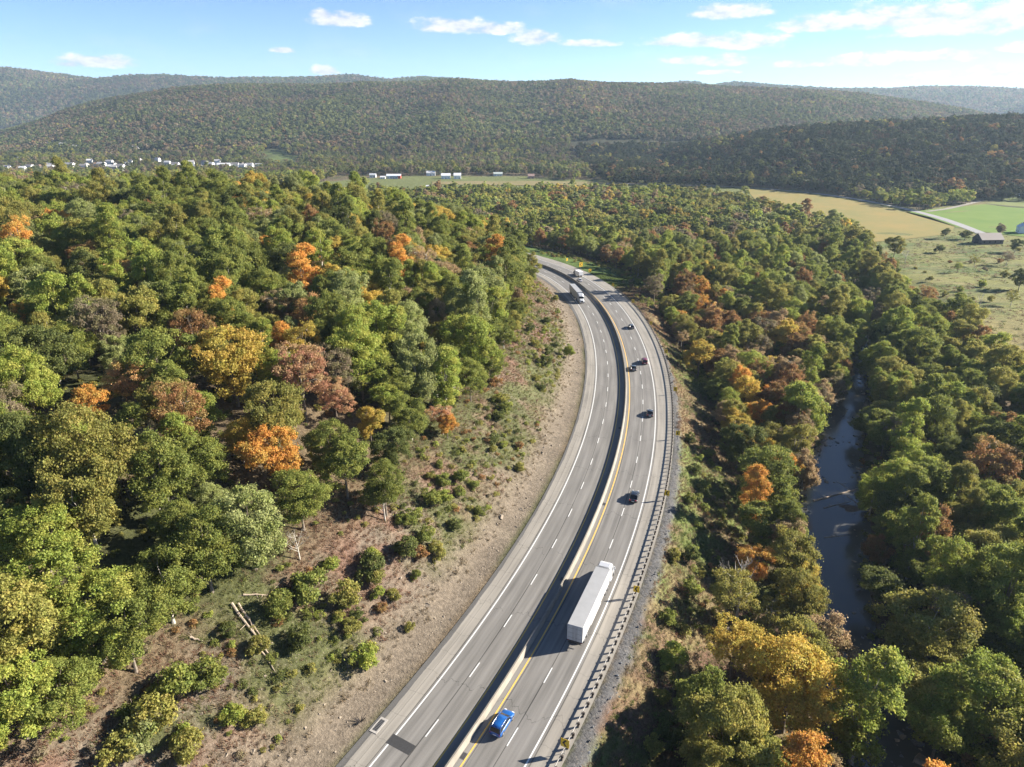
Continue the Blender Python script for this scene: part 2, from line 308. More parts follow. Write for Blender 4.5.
# ------------------------------------------------------------------ object helpers
def link(o, parent=None):
    COL.objects.link(o)
    if parent is not None: o.parent = parent
    return o
def tag(o, label=None, cat=None, group=None, kind=None):
    if label: o['label'] = label
    if cat: o['category'] = cat
    if group: o['group'] = group
    if kind: o['kind'] = kind
    return o
def empty(name, loc=(0,0,0), rz=0.0):
    o = bpy.data.objects.new(name, None); o.location = loc; o.rotation_euler = (0, 0, rz); o.empty_display_size = .3; return link(o)
def mesh_obj(name, V, F, m, parent=None, smooth=False, loc=None):
    me = bpy.data.meshes.new(name); me.from_pydata([tuple(map(float, v)) for v in V], [], [tuple(map(int, f)) for f in F]); me.update()
    if m: me.materials.append(m)
    if smooth: me.polygons.foreach_set('use_smooth', [True]*len(me.polygons))
    o = bpy.data.objects.new(name, me)
    if loc is not None: o.location = loc
    return link(o, parent)
class MB:
    def __init__(s): s.V = []; s.F = []
    def add(s, V, F):
        n = len(s.V); s.V += [tuple(v) for v in V]; s.F += [tuple(i+n for i in f) for f in F]; return s
    def box(s, x0, x1, y0, y1, z0, z1, tx=0, ty=0):     # tx, ty: inward taper of the top
        return s.add([(x0,y0,z0),(x1,y0,z0),(x1,y1,z0),(x0,y1,z0),(x0+tx,y0+ty,z1),(x1-tx,y0+ty,z1),(x1-tx,y1-ty,z1),(x0+tx,y1-ty,z1)],
                     [(0,3,2,1),(4,5,6,7),(0,1,5,4),(1,2,6,5),(2,3,7,6),(3,0,4,7)])
    def cyl(s, p0, p1, r0, r1=None, n=10, cap=True):
        r1 = r0 if r1 is None else r1; p0 = np.array(p0, float); p1 = np.array(p1, float); d = p1-p0; d /= np.linalg.norm(d) + 1e-9
        a = np.cross(d, [0,0,1] if abs(d[2]) < .9 else [1,0,0]); a /= np.linalg.norm(a); b = np.cross(d, a)
        A = [2*math.pi*i/n for i in range(n)]
        V = [p0 + r0*(math.cos(t)*a + math.sin(t)*b) for t in A] + [p1 + r1*(math.cos(t)*a + math.sin(t)*b) for t in A]
        F = [(i, (i+1) % n, n+(i+1) % n, n+i) for i in range(n)]
        if cap: F += [tuple(range(n-1, -1, -1)), tuple(range(n, 2*n))]
        return s.add(V, F)
    def tube(s, pts, rad, n=6):
        for i in range(len(pts)-1): s.cyl(pts[i], pts[i+1], rad[i], rad[i+1], n, cap=(i == 0 or i == len(pts)-2))
        return s
    def build(s, name, m, parent=None, smooth=False): return mesh_obj(name, s.V, s.F, m, parent, smooth)
def loft(secs, closed=True, caps=True):     # secs: list of equal-length rings
    n = len(secs[0]); V = [v for r in secs for v in r]; F = []
    for i in range(len(secs)-1):
        for j in range(n if closed else n-1): F.append((i*n+j, i*n+(j+1) % n, (i+1)*n+(j+1) % n, (i+1)*n+j))
    if caps: F += [tuple(range(n-1, -1, -1)), tuple(range((len(secs)-1)*n, len(secs)*n))]
    return V, F
def sweep(profile, t0, t1, dt=2.0, caps=True, closed=True):
    secs = []
    for t in np.arange(t0, t1+.01, dt): secs.append([(*road_at(t, s), z) for s, z in profile])
    return loft(secs, closed, caps)
def sheet(poly3, name, m, kind='structure'):
    o = mesh_obj(name, poly3, [tuple(range(len(poly3)))], m); o['kind'] = kind; return o

# ------------------------------------------------------------------ open land (kept free of trees), from where the photo shows it
ZF = -12.0
pasture = [bp(px, py, -3)[:2] for px, py in [(745,198),(775,205),(805,214),(840,220),(850,234),(868,246),(882,264),(905,288),(940,304),(965,328),(1024,366),(1150,440)]] + \
          [bp(px, py, ZF)[:2] for px, py in [(1250,300),(1200,206),(1024,199),(985,194),(975,203),(925,211),(895,207),(850,197),(800,191),(745,187)]]
strip = [bp(px, py, ZF)[:2] for px, py in [(270,187),(330,181.5),(400,175.5),(520,175.5),(560,180),(640,180),(680,182),(745,187)]] + [bp(px, py, 0)[:2] for px, py in [(745,192),(640,184),(560,184.2),(430,185.5),(330,186),(285,189)]]
ridge_field = [cast(px, py)[:2] for px, py in [(262,150),(277,148),(300,160),(303,165),(272,166)]]
small_field = [cast(px, py)[:2] for px, py in [(138,151),(160,149),(166,152),(140,156)]]
mid_field = [cast(px, py)[:2] for px, py in [(600,151),(635,148),(640,153),(600,157)]]
OPEN = [pasture, strip, ridge_field, small_field]

# forest edge on the cut slope: photo outline thrown onto the terrain
fe = [cast(px, py) for px, py in [(-60,790),(0,752),(60,735),(110,702),(170,680),(205,625),(250,585),(300,560),(345,535),(385,508),(410,485),(440,455),(470,415),(498,375),(512,335),(522,300),(536,282),(546,268)]]
fT, fS = road_ts([p[0] for p in fe], [p[1] for p in fe]); _o = np.argsort(fT); fT = fT[_o]; fS = fS[_o]
def edge_s(t): return np.interp(t, np.r_[fT[0]-80, fT, fT[-1]+30, fT[-1]+80], np.r_[-45, np.where(fT > T_CAM + 230, np.minimum(fS, -27.5), fS), -29, -29]) + np.interp(t - T_CAM, [-40, 0, 60, 200], [4.5, 4.0, 2.5, 1.0])

# ------------------------------------------------------------------ ground
def axis(lo, d0, hi, dense0, dense1, g=1.09, mx=70):
    a = list(np.arange(dense0, dense1+.01, d0)); st = d0; v = dense1
    while v < hi: st = min(st*g, mx); v += st; a.append(v)
    st = d0; v = dense0; b = []
    while v > lo: st = min(st*g, mx); v -= st; b.append(v)
    return np.array(b[::-1] + a)
gx = axis(-5800, 1.2, 5800, -110, 150); gy = axis(-300, 1.2, 5600, 25, 400, 1.04, 60)
GX, GY = np.meshgrid(gx, gy); GZ = height(GX, GY)
gt, gs = road_ts(GX.ravel(), GY.ravel()); gt = gt.reshape(GX.shape); gs = gs.reshape(GX.shape)
_nr = (np.abs(GX) < 900) & (GY < 1100)
GZ = np.where(_nr & (gs > -13.6) & (gs < 15.2), -0.09, GZ)
grd = np.full(GX.shape, 900.); grd[_nr] = riv_d(GX[_nr], GY[_nr])
def blend(c, w, col): return c*(1-w[..., None]) + np.array(col)*w[..., None]
n_a = fbm(GX, GY, 9); n_b = fbm(GX+200, GY-90, 30); n_c = fbm(GX-31, GY+77, 4)
col = np.zeros(GX.shape + (3,)) + np.array([.12,.09,.055])                       # leaf litter under the trees
col = blend(col, sst((n_b+.1)*2), (.06,.065,.025))
u_ = -gs
cut = sst((u_-13)/1.5)*sst((gs - edge_s(gt) + 7)/7)*_nr*(GY < 520)
soil = blend(np.zeros(col.shape) + np.array([.140,.114,.085]), sst((n_b+.3)*2.2)*sst((u_-17)/7), (.125,.10,.062))
soil = blend(soil, sst((n_a+n_b*.6+.12)*2.6)*sst((u_-18)/7), (.08,.085,.035))
soil = blend(soil, sst((n_c-n_a-.05)*2.5)*sst((u_-20)/8)*.8, (.15,.085,.06))
soil = blend(soil, sst((n_c-.25)*3)*.5, (.18,.15,.11)); soil = blend(soil, sst((np.abs(vnoise(gt.reshape(GX.shape), GX*0+1.0+gs*.04, 5.))*-6+.9))*sst((u_-16)/6)*.5, (.10,.082,.06))
w = cut[..., None]; col = col*(1-w) + soil*w
verge = sst((gs-12.9)/.5)*(1-sst((gs-38)/8))*_nr*(GY < 520)
vc = blend(np.zeros(col.shape) + np.array([.16,.125,.065]), sst((n_a+.1)*2.5), (.12,.075,.05)); vc = blend(vc, sst((n_b+n_c*.5)*2.4), (.10,.12,.035))
vc = blend(vc, sst((gt - T_CAM - 262)/18), (.075,.115,.025))
rip = (1 - sst((gs - 15.0 - n_c*1.0)/1.0))*(1 - sst((gt - T_CAM - 255)/25)); vc = blend(vc, rip, (.10,.098,.097))
w = verge[..., None]; col = col*(1-w) + vc*w
bank = (1-sst((grd-1)/4))*(gs > 15); col = blend(col, bank, (.07,.055,.04))
op = inpoly(GX, GY, pasture).astype(float)
pc = blend(np.zeros(col.shape) + np.array([.165,.165,.05]), sst((n_b+n_a*.9)*2.6), (.095,.13,.034)); pc = blend(pc, sst((n_c+n_a*.5-.1)*2.5)*.8, (.21,.18,.075)); pc = blend(pc, sst((fbm(GX*.5, GY, 6.)-.15)*3)*.6, (.085,.085,.04))
tn = sst((GX*.5 - GY*1.0 + 330)/60)        # browner on the near slope of the pasture
pc = blend(pc, sst((330-GY)/40)*.75, (.25,.20,.085)); pc = blend(pc, sst((np.abs(vnoise(GX*.3+GY*.08, GY, 26.))-.0)*-9+1)*.6, (.07,.085,.03))
col = col*(1-op[..., None]) + pc*op[..., None]
for poly, c in ((strip, (.12,.135,.045)), (ridge_field, (.10,.13,.04)), (small_field, (.10,.12,.05)), (mid_field, (.09,.1,.045))):
    w = inpoly(GX, GY, poly).astype(float); col = blend(col, w, c)
farm = sst((GY-1100)/300); col = blend(col, farm*(1-inpoly(GX, GY, ridge_field)), (.045,.045,.026))
V = np.stack([GX, GY, GZ], -1).reshape(-1, 3); ny, nx = GX.shape
ii = (np.arange(ny-1)[:, None]*nx + np.arange(nx-1)[None]).ravel(); F = np.stack([ii, ii+1, ii+nx+1, ii+nx], 1)
me = bpy.data.meshes.new('ground'); me.vertices.add(len(V)); me.vertices.foreach_set('co', V.ravel()); me.loops.add(F.size); me.loops.foreach_set('vertex_index', F.ravel().astype(np.int32))
me.polygons.add(len(F)); me.polygons.foreach_set('loop_start', np.arange(0, F.size, 4, dtype=np.int32)); me.polygons.foreach_set('loop_total', np.full(len(F), 4, np.int32)); me.update(calc_edges=True)
me.polygons.foreach_set('use_smooth', np.ones(len(F), bool))
a = me.attributes.new('gcol', 'FLOAT_COLOR', 'POINT'); a.data.foreach_set('color', np.concatenate([col.reshape(-1, 3), np.ones((len(V), 1))], 1).ravel().astype(np.float32))
a = me.attributes.new('soil', 'FLOAT', 'POINT'); a.data.foreach_set('value', (np.maximum(cut, verge*rip)*.3).ravel().astype(np.float32))
me.materials.append(ground_material()); g = link(bpy.data.objects.new('ground', me)); g['kind'] = 'structure'

# river water
secs = [[(RX[i] + nxx*(RW[i]+7)*sg, RY[i] + nyy*(RW[i]+7)*sg, -14.0) for sg in (-1, 1)] for i, (nxx, nyy) in enumerate(zip(np.gradient(RY)/np.hypot(np.gradient(RX), np.gradient(RY)), -np.gradient(RX)/np.hypot(np.gradient(RX), np.gradient(RY))))]
V_, F_ = loft(secs, False, False)
wm_ = mat('river_water', (.075,.074,.066), .15, spec=.28, bump=.06, bscale=.8)
o = mesh_obj('river', V_, F_, wm_); o['kind'] = 'structure'

# ------------------------------------------------------------------ highway
T0, T1 = T_CAM - 110, T_CAM + 520
ASPH = asphalt_material()
def road_sheet(name, s0f, s1f, z):
    ts = np.arange(T0, T1, 2.0); n = 9; V = []; UV = []; F = []
    for i, t in enumerate(ts):
        a_, b_ = s0f(t), s1f(t)
        for k in range(n):
            s = a_ + (b_-a_)*k/(n-1); x, y = road_at(t, s); V.append((x, y, z)); UV.append((s, t))
    for i in range(len(ts)-1):
        for k in range(n-1): F.append((i*n+k, i*n+k+1, (i+1)*n+k+1, (i+1)*n+k))
    o = mesh_obj(name, V, F, ASPH); uvl = o.data.uv_layers.new(name='UVMap')
    uvl.data.foreach_set('uv', np.array([UV[v] for f in F for v in f], np.float32).ravel()); o['kind'] = 'structure'; return o
road_sheet('road', lambda t: -float(np.interp(t-T_CAM, [0,60,150,200,260,300,330], [13.3,12.9,12.9,13.1,13.9,15.2,15.6])), lambda t: float(np.interp(t-T_CAM, [0,120,200,300], [12.9,13.6,14.9,14.9])), 0.0)
WHITE = mat('road_white_paint', (.58,.58,.56), .7, noise=.12, nscale=3); YEL = mat('road_yellow_paint', (.72,.42,.07), .7, noise=.15, nscale=3)
def line(name, s, w, m, z=.004):
    V_, F_ = sweep([(s-w/2, z), (s+w/2, z)], T0, T1, 2, False, False); o = mesh_obj(name, V_, F_, m); o['kind'] = 'structure'; return o
line('white_edge_line', -9.3, .22, WHITE); line('white_edge_line', 8.65, .22, WHITE); line('yellow_edge_line', -1.9, .2, YEL); line('yellow_edge_line', 1.2, .2, YEL)
for s, tk in ((-5.5, pix_ts(423.5, 735.8)[0]), (5.12, pix_ts(504, 744.6)[0])):
    V_ = []; F_ = []; k0 = int((tk - T0)//12.2)
    for k in range(-k0, int((T1-tk)//12.2)):
        ta = tk + k*12.2; tb = ta + 3.3; q = [(*road_at(ta, s-.09), .0045), (*road_at(ta, s+.09), .0045), (*road_at(tb, s+.09), .0045), (*road_at(tb, s-.09), .0045)]
        F_.append(tuple(len(V_)+i for i in range(4))); V_ += q
    o = mesh_obj('road_dash_marking', V_, F_, WHITE); o['kind'] = 'structure'
# dark tar patch
tp, sp_ = pix_ts(400, 744)
mesh_obj('road_patch', [(*road_at(tp-.75, -9.75), .006), (*road_at(tp-.9, -5.85), .006), (*road_at(tp+.75, -5.8), .006), (*road_at(tp+.95, -9.7), .006)], [(0,1,2,3)], mat('tar', (.03,.03,.031), .9, noise=.2))['kind'] = 'structure'
# median barrier
CONC = mat('barrier_concrete', (.225,.205,.17), .9, noise=.24, nscale=.35, bump=.3, bscale=3)
V_, F_ = sweep([(-.31,0),(-.31,.12),(-.12,1.12),(.12,1.12),(.31,.12),(.31,0)], T0, T1, 2)
br = empty('median_barrier', (*road_at(T_CAM+60, 0), 0)); bl = br.location.copy()
V_ = [(v[0]-bl.x, v[1]-bl.y, v[2]) for v in V_]
tag(br, 'long tan concrete barrier wall dividing the two carriageways of the highway', 'barrier')
mesh_obj('wall', V_, F_, CONC, br)
CAPM = mat('barrier_cap', (.20,.18,.15), .9, noise=.2, nscale=.8)
V_, F_ = sweep([(-.11,1.122),(-.11,1.14),(.11,1.14),(.11,1.122)], T0, T1, 2); mesh_obj('cap', [(v[0]-bl.x, v[1]-bl.y, v[2]) for v in V_], F_, CAPM, br)
DK = mat('dark_iron', (.03,.03,.032), .6)
def drain(px, py, label):
    t, s = pix_ts(px, py); s = -.72 if s < 0 else .72; x, y = road_at(t, s); e = empty('drain_inlet', (x, y, 0), heading(t)); tag(e, label, 'drain')
    MB().box(-.55,.55,-.36,.36,.002,.03).build('frame', mat('drain_frame', (.12,.12,.12), .8), e)
    b = MB()
    for i in range(6): b.box(-.45+i*.16, -.37+i*.16, -.3, .3, .032, .05)
    b.build('grate', DK, e)
drain(460, 754, 'small dark drain grate beside the barrier next to the blue car'); drain(603.5, 504, 'small dark drain grate at the barrier level with the black car'); drain(554, 577, 'dark square drain grate left of the barrier opposite the white semi-truck')
drain(619, 428, 'dark drain grate left of the barrier in the middle of the bend')
t, s = pix_ts(382, 727); x, y = road_at(t, -12.35); e = empty('storm_drain', (x, y, 0), heading(t)); tag(e, 'rectangular storm drain with concrete surround on the shoulder beside the tar patch', 'drain')
MB().box(-1.35,1.35,-.62,.62,.004,.06).build('surround', mat('drain_concrete', (.33,.31,.28), .9, noise=.15), e)
b = MB(); b.box(-1.0,1.0,-.36,.36,.062,.066); b.build('pit', mat('pit_dark', (.02,.02,.02), .9), e)
b = MB(); [b.box(-.95+i*.22, -.88+i*.22, -.36, .36, .068, .09) for i in range(9)]; b.build('grate', mat('grate_iron', (.12,.12,.125), .6), e)

# guardrail
STEEL = mat('galvanised_steel', (.26,.25,.24), .75, metal=.2, noise=.12); WOODP = mat('guardrail_post', (.055,.045,.038), .85, noise=.3)
GR_S = lambda t: float(np.interp(t - T_CAM, [-100,0,60,120,170,230,330], [12.3,12.35,12.5,13.1,13.9,14.6,14.7]))
def gsweep(off, t0, t1):
    secs = [[(*road_at(t, GR_S(t)+s), z) for s, z in off] for t in np.arange(t0, t1+.01, 2.0)]; return loft(secs)
gr = empty('guardrail', (*road_at(T_CAM+60, 12.5), 0)); gl = gr.location.copy(); GE = T_CAM + 262
tag(gr, 'long steel guardrail on closely spaced dark posts along the outer shoulder', 'guardrail')
V_, F_ = gsweep([(0,.54),(-.05,.57),(-.05,.62),(-.01,.66),(-.05,.70),(-.05,.75),(0,.78),(.015,.78),(-.025,.745),(-.025,.71),(.015,.66),(-.025,.61),(-.025,.58),(.015,.54)], T_CAM-100, GE)
mesh_obj('rail', [(v[0]-gl.x, v[1]-gl.y, v[2]) for v in V_], F_, STEEL, gr)
pm = bpy.data.meshes.new('post'); mbp = MB().box(-.12,.12,-.13,.13,-.12,.88).box(-.10,.10,-.24,-.03,.5,.84); pm.from_pydata(mbp.V, [], mbp.F); pm.materials.append(WOODP)
cap_b = MB().box(-.115,.115,-.22,.135,.862,.875)
rest = MB(); k = 0; ts_ = [t for t in np.arange(T_CAM-98, GE, 1.9)]; seen = [t for t in ts_ if t > T_CAM-3]
for t in ts_:
    x, y = road_at(t, GR_S(t)+.2)
    if t > T_CAM-3 and k < 100:
        o = bpy.data.objects.new('post', pm); o.location = (x-gl.x, y-gl.y, 0); o.rotation_euler = (0, 0, heading(t)); link(o, gr); k += 1
    else: rest.box(x-gl.x-.12, x-gl.x+.12, y-gl.y-.13, y-gl.y+.13, -.12, .86)
rp = rest.build('post_row', WOODP, gr); rp['kind'] = 'stuff'; rp['label'] = 'further dark guardrail posts'

# chevron signs
SY = mat('sign_yellow', (.80,.50,.02), .5); SB = mat('sign_black', (.015,.015,.015), .5); SG = mat('sign_back', (.4,.41,.42), .5, metal=.5)
def chevron(px, py, label, zc=1.75, sc_=1.0):
    p = bp(px, py, zc); t, s = road_ts([p[0]], [p[1]]); t = float(t[0]); x, y = p[0], p[1]; gz = min(0.0, hz(x, y)) - .15
    sc_ = sc_*1.35; e = empty('chevron_sign', (x, y, gz), heading(t) + R(2)); tag(e, label, 'road sign', 'yellow chevron signs along the outside of the bend')
    zc = zc - gz; w_, h_ = .40*sc_, .48*sc_
    MB().box(-.0,.05,-.035,.035,0,zc+h_*.9).build('post', SG, e)
    MB().box(-.03,-.008,-w_,w_,zc-h_,zc+h_).build('panel', SY, e)
    q = lambda yy, zz: (-.034, yy*w_, zc + zz*h_)        # the chevron points left, towards +y
    Vc = [q(.62,0),q(.0,.78),q(-.5,.78),q(.12,0),q(-.5,-.78),q(.0,-.78)]
    mesh_obj('chevron', Vc, [(0,1,2,3),(0,3,4,5)], SB, e)
chevron(565, 743, 'yellow chevron sign at the guardrail opposite the blue car, first of the row', 1.9, 1.1)
chevron(636.5, 589, 'yellow chevron sign at the guardrail beside the white semi-truck')
chevron(667, 493, 'yellow chevron sign at the guardrail opposite the black car')
chevron(678, 433, 'yellow chevron sign outside the guardrail, just below the small dark car')
chevron(675.5, 389, 'yellow chevron sign outside the guardrail, above the small dark car in the outer lane')
chevron(666, 351.5, 'yellow chevron sign at the roadside just above the red car')
chevron(651, 323, 'yellow chevron sign at the roadside level with the lone grey car')
chevron(633, 301, 'yellow chevron sign where the guardrail ends under the brown trees', 1.9, 1.1)
chevron(613, 284.5, 'yellow chevron sign at the near end of the green verge', 1.9)
chevron(590, 270.5, 'yellow chevron sign on the green verge beside the white box truck', 2.2, 1.3)
chevron(581, 264.5, 'large yellow sign on the green verge just beyond the white box truck', 2.6, 1.8)
chevron(567, 259.5, 'small yellow chevron sign at the far end of the green verge', 2.0, 1.1)
t_, s_ = pix_ts(613, 284); 

# ------------------------------------------------------------------ vehicles
GLASS = mat('dark_glass', (.012,.014,.017), .15, spec=.35); TYRE = mat('tyre_rubber', (.018,.018,.019), .85); RIM = mat('wheel_rim', (.45,.45,.47), .35, metal=.8)
LAMPW = mat('headlamp', (.8,.8,.78), .15, spec=.8); LAMPR = mat('tail_lamp', (.35,.01,.01), .25); BLKP = mat('black_trim', (.02,.02,.021), .6)
CHR = mat('chrome', (.6,.6,.62), .2, metal=1.0)
def paint(name, c): return mat(name, c, .32, spec=.5, coat=.9, metal=.15)
def wheel(parent, x, y, r=.34, w=.22, dual=False):
    sg = 1 if y > 0 else -1; wd = w*(2.2 if dual else 1)
    m = MB(); a_, b_ = y - sg*wd/2, y + sg*wd/2
    m.cyl((x, a_+sg*.02, r), (x, b_-sg*.03, r), r, r, 20); m.cyl((x, b_-sg*.03, r), (x, b_, r), r, r*.9, 20)
    o = m.build('wheel', TYRE, parent); MB().cyl((x, b_-.005*sg, r), (x, b_+.018*sg, r), r*.62, r*.5, 14).build('rim', RIM, o)
def ring(x, hw, zb, zt, zm, r=.82):       # body ring at x: rounded box section
    pts = [(-hw*.86,zb),(-hw,zb+.18),(-hw,zm),(-hw*.95,zt-.06),(-hw*r,zt),(hw*r,zt),(hw*.95,zt-.06),(hw,zm),(hw,zb+.18),(hw*.86,zb)]
    return [(x, y, z) for y, z in pts]
def car(name, px, py, colr, label, cat='car', L=4.6, Wd=1.86, Hh=1.5, style='suv', lane=None, back=False, zc=.8, grp='passenger vehicles on the highway', rails=False):
    t, s = pix_ts(px, py, zc); s = s if lane is None else lane
    x, y = road_at(t, s); e = empty(name, (x, y, .002), heading(t) + (math.pi if back else 0)); tag(e, label, cat, grp)
    P = paint('paint_' + '_'.join(label.split()[:2]), colr); hw = Wd/2; b = .92 if style != 'sedan' else .82
    hood = b - .02
    # +x is the front
    secs = [ring(-L*.5, hw*.80, .42, b-.08, .6), ring(-L*.485, hw*.93, .3, b+.02, .6), ring(-L*.44, hw, .24, b+.06, .6), ring(-L*.2, hw, .2, b+.05, .6), ring(L*.1, hw, .2, b+.03, .6),
            ring(L*.24, hw, .2, hood+.0, .58), ring(L*.38, hw*.99, .22, hood-.07, .55), ring(L*.455, hw*.93, .25, hood-.17, .5), ring(L*.49, hw*.82, .3, hood-.26, .48), ring(L*.5, hw*.7, .36, hood-.36, .46)]
    V_, F_ = loft(secs); body = mesh_obj('body', V_, F_, P, e, True)
    # greenhouse
    if style == 'suv': x0, x1, xa, xb = -L*.485, L*.27, -L*.42, L*.06
    elif style == 'hatch': x0, x1, xa, xb = -L*.48, L*.27, -L*.34, L*.04
    elif style == 'pickup': x0, x1, xa, xb = -L*.10, L*.29, -L*.07, L*.13
    else: x0, x1, xa, xb = -L*.40, L*.27, -L*.22, L*.05
    zt = Hh; zb_ = b+.02; wi = hw*.76; wo = hw*.93
    G = [(x0,-wo,zb_),(x1,-wo*.92,zb_-.02),(x1,wo*.92,zb_-.02),(x0,wo,zb_),(xa,-wi,zt-.05),(xb,-wi,zt-.05),(xb,wi,zt-.05),(xa,wi,zt-.05)]
    mesh_obj('side_window', [G[0],G[1],G[5],G[4]], [(0,1,2,3)], GLASS, e); mesh_obj('side_window', [G[3],G[2],G[6],G[7]], [(3,2,1,0)], GLASS, e)
    mesh_obj('windscreen', [G[1],G[2],G[6],G[5]], [(0,1,2,3)], GLASS, e); mesh_obj('rear_window', [G[0],G[3],G[7],G[4]], [(3,2,1,0)], GLASS, e)
    rf = MB(); n = 5
    rx = np.linspace(xa-.03, xb+.05, n); Vr = []; 
    for i, xx in enumerate(rx):
        k = 1 - ((2*i/(n-1) - 1)**2)*.05; Vr.append([(xx,-wi-.03,zt-.09),(xx,-wi*.9,zt*k+.0-.0 if False else zt-.01),(xx,0,zt+.03*k),(xx,wi*.9,zt-.01),(xx,wi+.03,zt-.09),(xx,0,zt-.07)])
    V_, F_ = loft(Vr); rf.add(V_, F_); rf.build('roof', P, e, True)
    pl = MB()
    for sg in (-1, 1):
        for (g0, g1) in (((x0, sg*wo, zb_), (xa, sg*wi, zt-.05)), ((x1, sg*wo*.92, zb_-.02), (xb, sg*wi, zt-.05)), (((x0+x1)*.5-.1, sg*wo*.97, zb_), ((xa+xb)*.5-.05, sg*(wi+.01), zt-.05))):
            pl.cyl(g0, g1, .045, .04, 6)
    pl.build('pillar', P, e)
    for sx in (-.31, .31):
        for sg in (-1, 1): wheel(e, L*sx, sg*(hw-.09), .35 if style != 'sedan' else .33)
    for sg in (-1, 1):
        MB().box(L*.455, L*.487, sg*hw*.62-.17, sg*hw*.62+.17, .60, .72).build('headlight', LAMPW, e)
        MB().box(-L*.497, -L*.475, sg*hw*.68-.16, sg*hw*.68+.16, .70, .90).build('tail_light', LAMPR, e)
        MB().box(L*.2-.08, L*.2+.1, sg*(hw+.02)-.07, sg*(hw+.02)+.1 if sg > 0 else sg*(hw+.02)+.07, b, b+.15).build('mirror', P, e)
    MB().box(-L*.503, -L*.49, -.26, .26, .52, .66).build('number_plate', mat('plate', (.7,.7,.68), .5), e)
    if rails:
        for sg in (-1, 1): MB().cyl((xa+.1, sg*wi*.93, zt+.045), (xb-.1, sg*wi*.93, zt+.045), .022, n=6).build('roof_rail', CHR, e)
    if style == 'pickup':
        MB().box(-L*.48, -L*.12, -hw*.84, hw*.84, b+.06, b+.075).build('bed_cover', BLKP, e)
    return e
def semi(px_rear, px_front, lane, back, label, group, trailer=True, tl=16.15, white=(.42,.42,.42), topc=(.33,.33,.325)):
    ta, _ = pix_ts(*px_rear); tb, _ = pix_ts(*px_front); t0 = ta if not back else ta
    sgn = -1 if back else 1; Ltot = 21.4
    tm = t0 + sgn*Ltot/2; x, y = road_at(tm, lane); e = empty('semi_truck', (x, y, .002), heading(tm) + (math.pi if back else 0)); tag(e, label, 'truck', group)
    x0 = -Ltot/2; x1 = x0 + tl; WHT = mat('trailer_white', white, .55, noise=.08, nscale=.5); TOP = mat('trailer_roof', topc, .5, metal=.1, noise=.07, nscale=.5); CAB = paint('cab_white', (.52,.53,.54))
    tr = MB().box(x0, x1, -1.29, 1.29, 1.12, 4.08).build('trailer', WHT, e)
    MB().box(x0+.04, x1-.04, -1.25, 1.25, 4.082, 4.11).build('roof_panel', TOP, tr)
    for yy in (-.63, .63): MB().box(x0-.03, x0-.003, yy-.59, yy+.59, 1.25, 3.98).build('rear_door', WHT, tr)
    d = MB(); [d.cyl((x0-.05, yy, 1.2), (x0-.05, yy, 4.0), .025, n=6) for yy in (-.35,-.15,.15,.35)]; [d.box(x0-.045, x0-.03, yy-.5, yy+.5, zz, zz+.05) for yy in (-.63,.63) for zz in (1.7,2.6,3.5)]; d.build('lock_bar', mat('bar_grey', (.25,.25,.26), .4, metal=.6), tr)
    MB().box(x0-.04, x0+.05, -1.27, 1.27, .98, 1.118).build('sill', BLKP, tr)
    for sg in (-1, 1):
        MB().box(x0-.06, x0-.04, sg*1.1-.1, sg*1.1+.1, 1.0, 1.1).build('tail_light', LAMPR, tr)
        MB().box(x0+5.2, x0+11.2, sg*1.2-.02, sg*1.2+.02, .45, 1.11).build('side_skirt', WHT, tr)
    MB().box(x0+.08, x0+.16, -1.1, 1.1, .5, .6).box(x0+.08, x0+.16, -.5, -.4, .6, 1.11).box(x0+.08, x0+.16, .4, .5, .6, 1.11).build('underride_bar', BLKP, tr)
    MB().box(x0+.6, x1-.5, -.5, .5, .85, 1.11).build('trailer_frame', BLKP, tr)
    rb = MB(); [rb.box(x0+.3+i*1.22, x0+.33+i*1.22, -1.297, 1.297, 1.14, 4.06) for i in range(13)]; rb.build('side_rib', mat('rib_white', (.56,.56,.56), .5), tr)
    # tractor: sleeper + cab + bonnet
    c0 = x1 + .75
    def rg(xx, hw, zb, zt, rr=.25): return [(xx,-hw,zb),(xx,-hw,zt-rr),(xx,-hw+rr,zt),(xx,hw-rr,zt),(xx,hw,zt-rr),(xx,hw,zb)]
    V_, F_ = loft([rg(c0,1.2,.75,3.9), rg(c0+1.0,1.22,.75,4.0), rg(c0+1.7,1.2,.75,3.75), rg(c0+2.35,1.14,.75,3.15,.3), rg(c0+2.5,1.1,.75,2.95,.3)])
    cb = mesh_obj('cab', V_, F_, CAB, e, False)
    V_, F_ = loft([rg(c0+2.45,1.08,.7,2.05,.2), rg(c0+3.3,1.02,.65,1.9,.25), rg(c0+4.1,.92,.6,1.62,.3), rg(c0+4.35,.84,.6,1.4,.25)]); mesh_obj('bonnet', V_, F_, CAB, e, False)
    Vw = [(c0+2.53,-1.0,2.1),(c0+2.53,1.0,2.1),(c0+2.42,.95,2.92),(c0+2.42,-.95,2.92)]; MB().add(Vw + [(v[0]+.35 if i < 2 else v[0]+.05, v[1], v[2]) for i, v in enumerate(Vw)], [(0,1,2,3),(7,6,5,4),(0,4,5,1),(1,5,6,2),(2,6,7,3),(3,7,4,0)]).build('windscreen', GLASS, e)
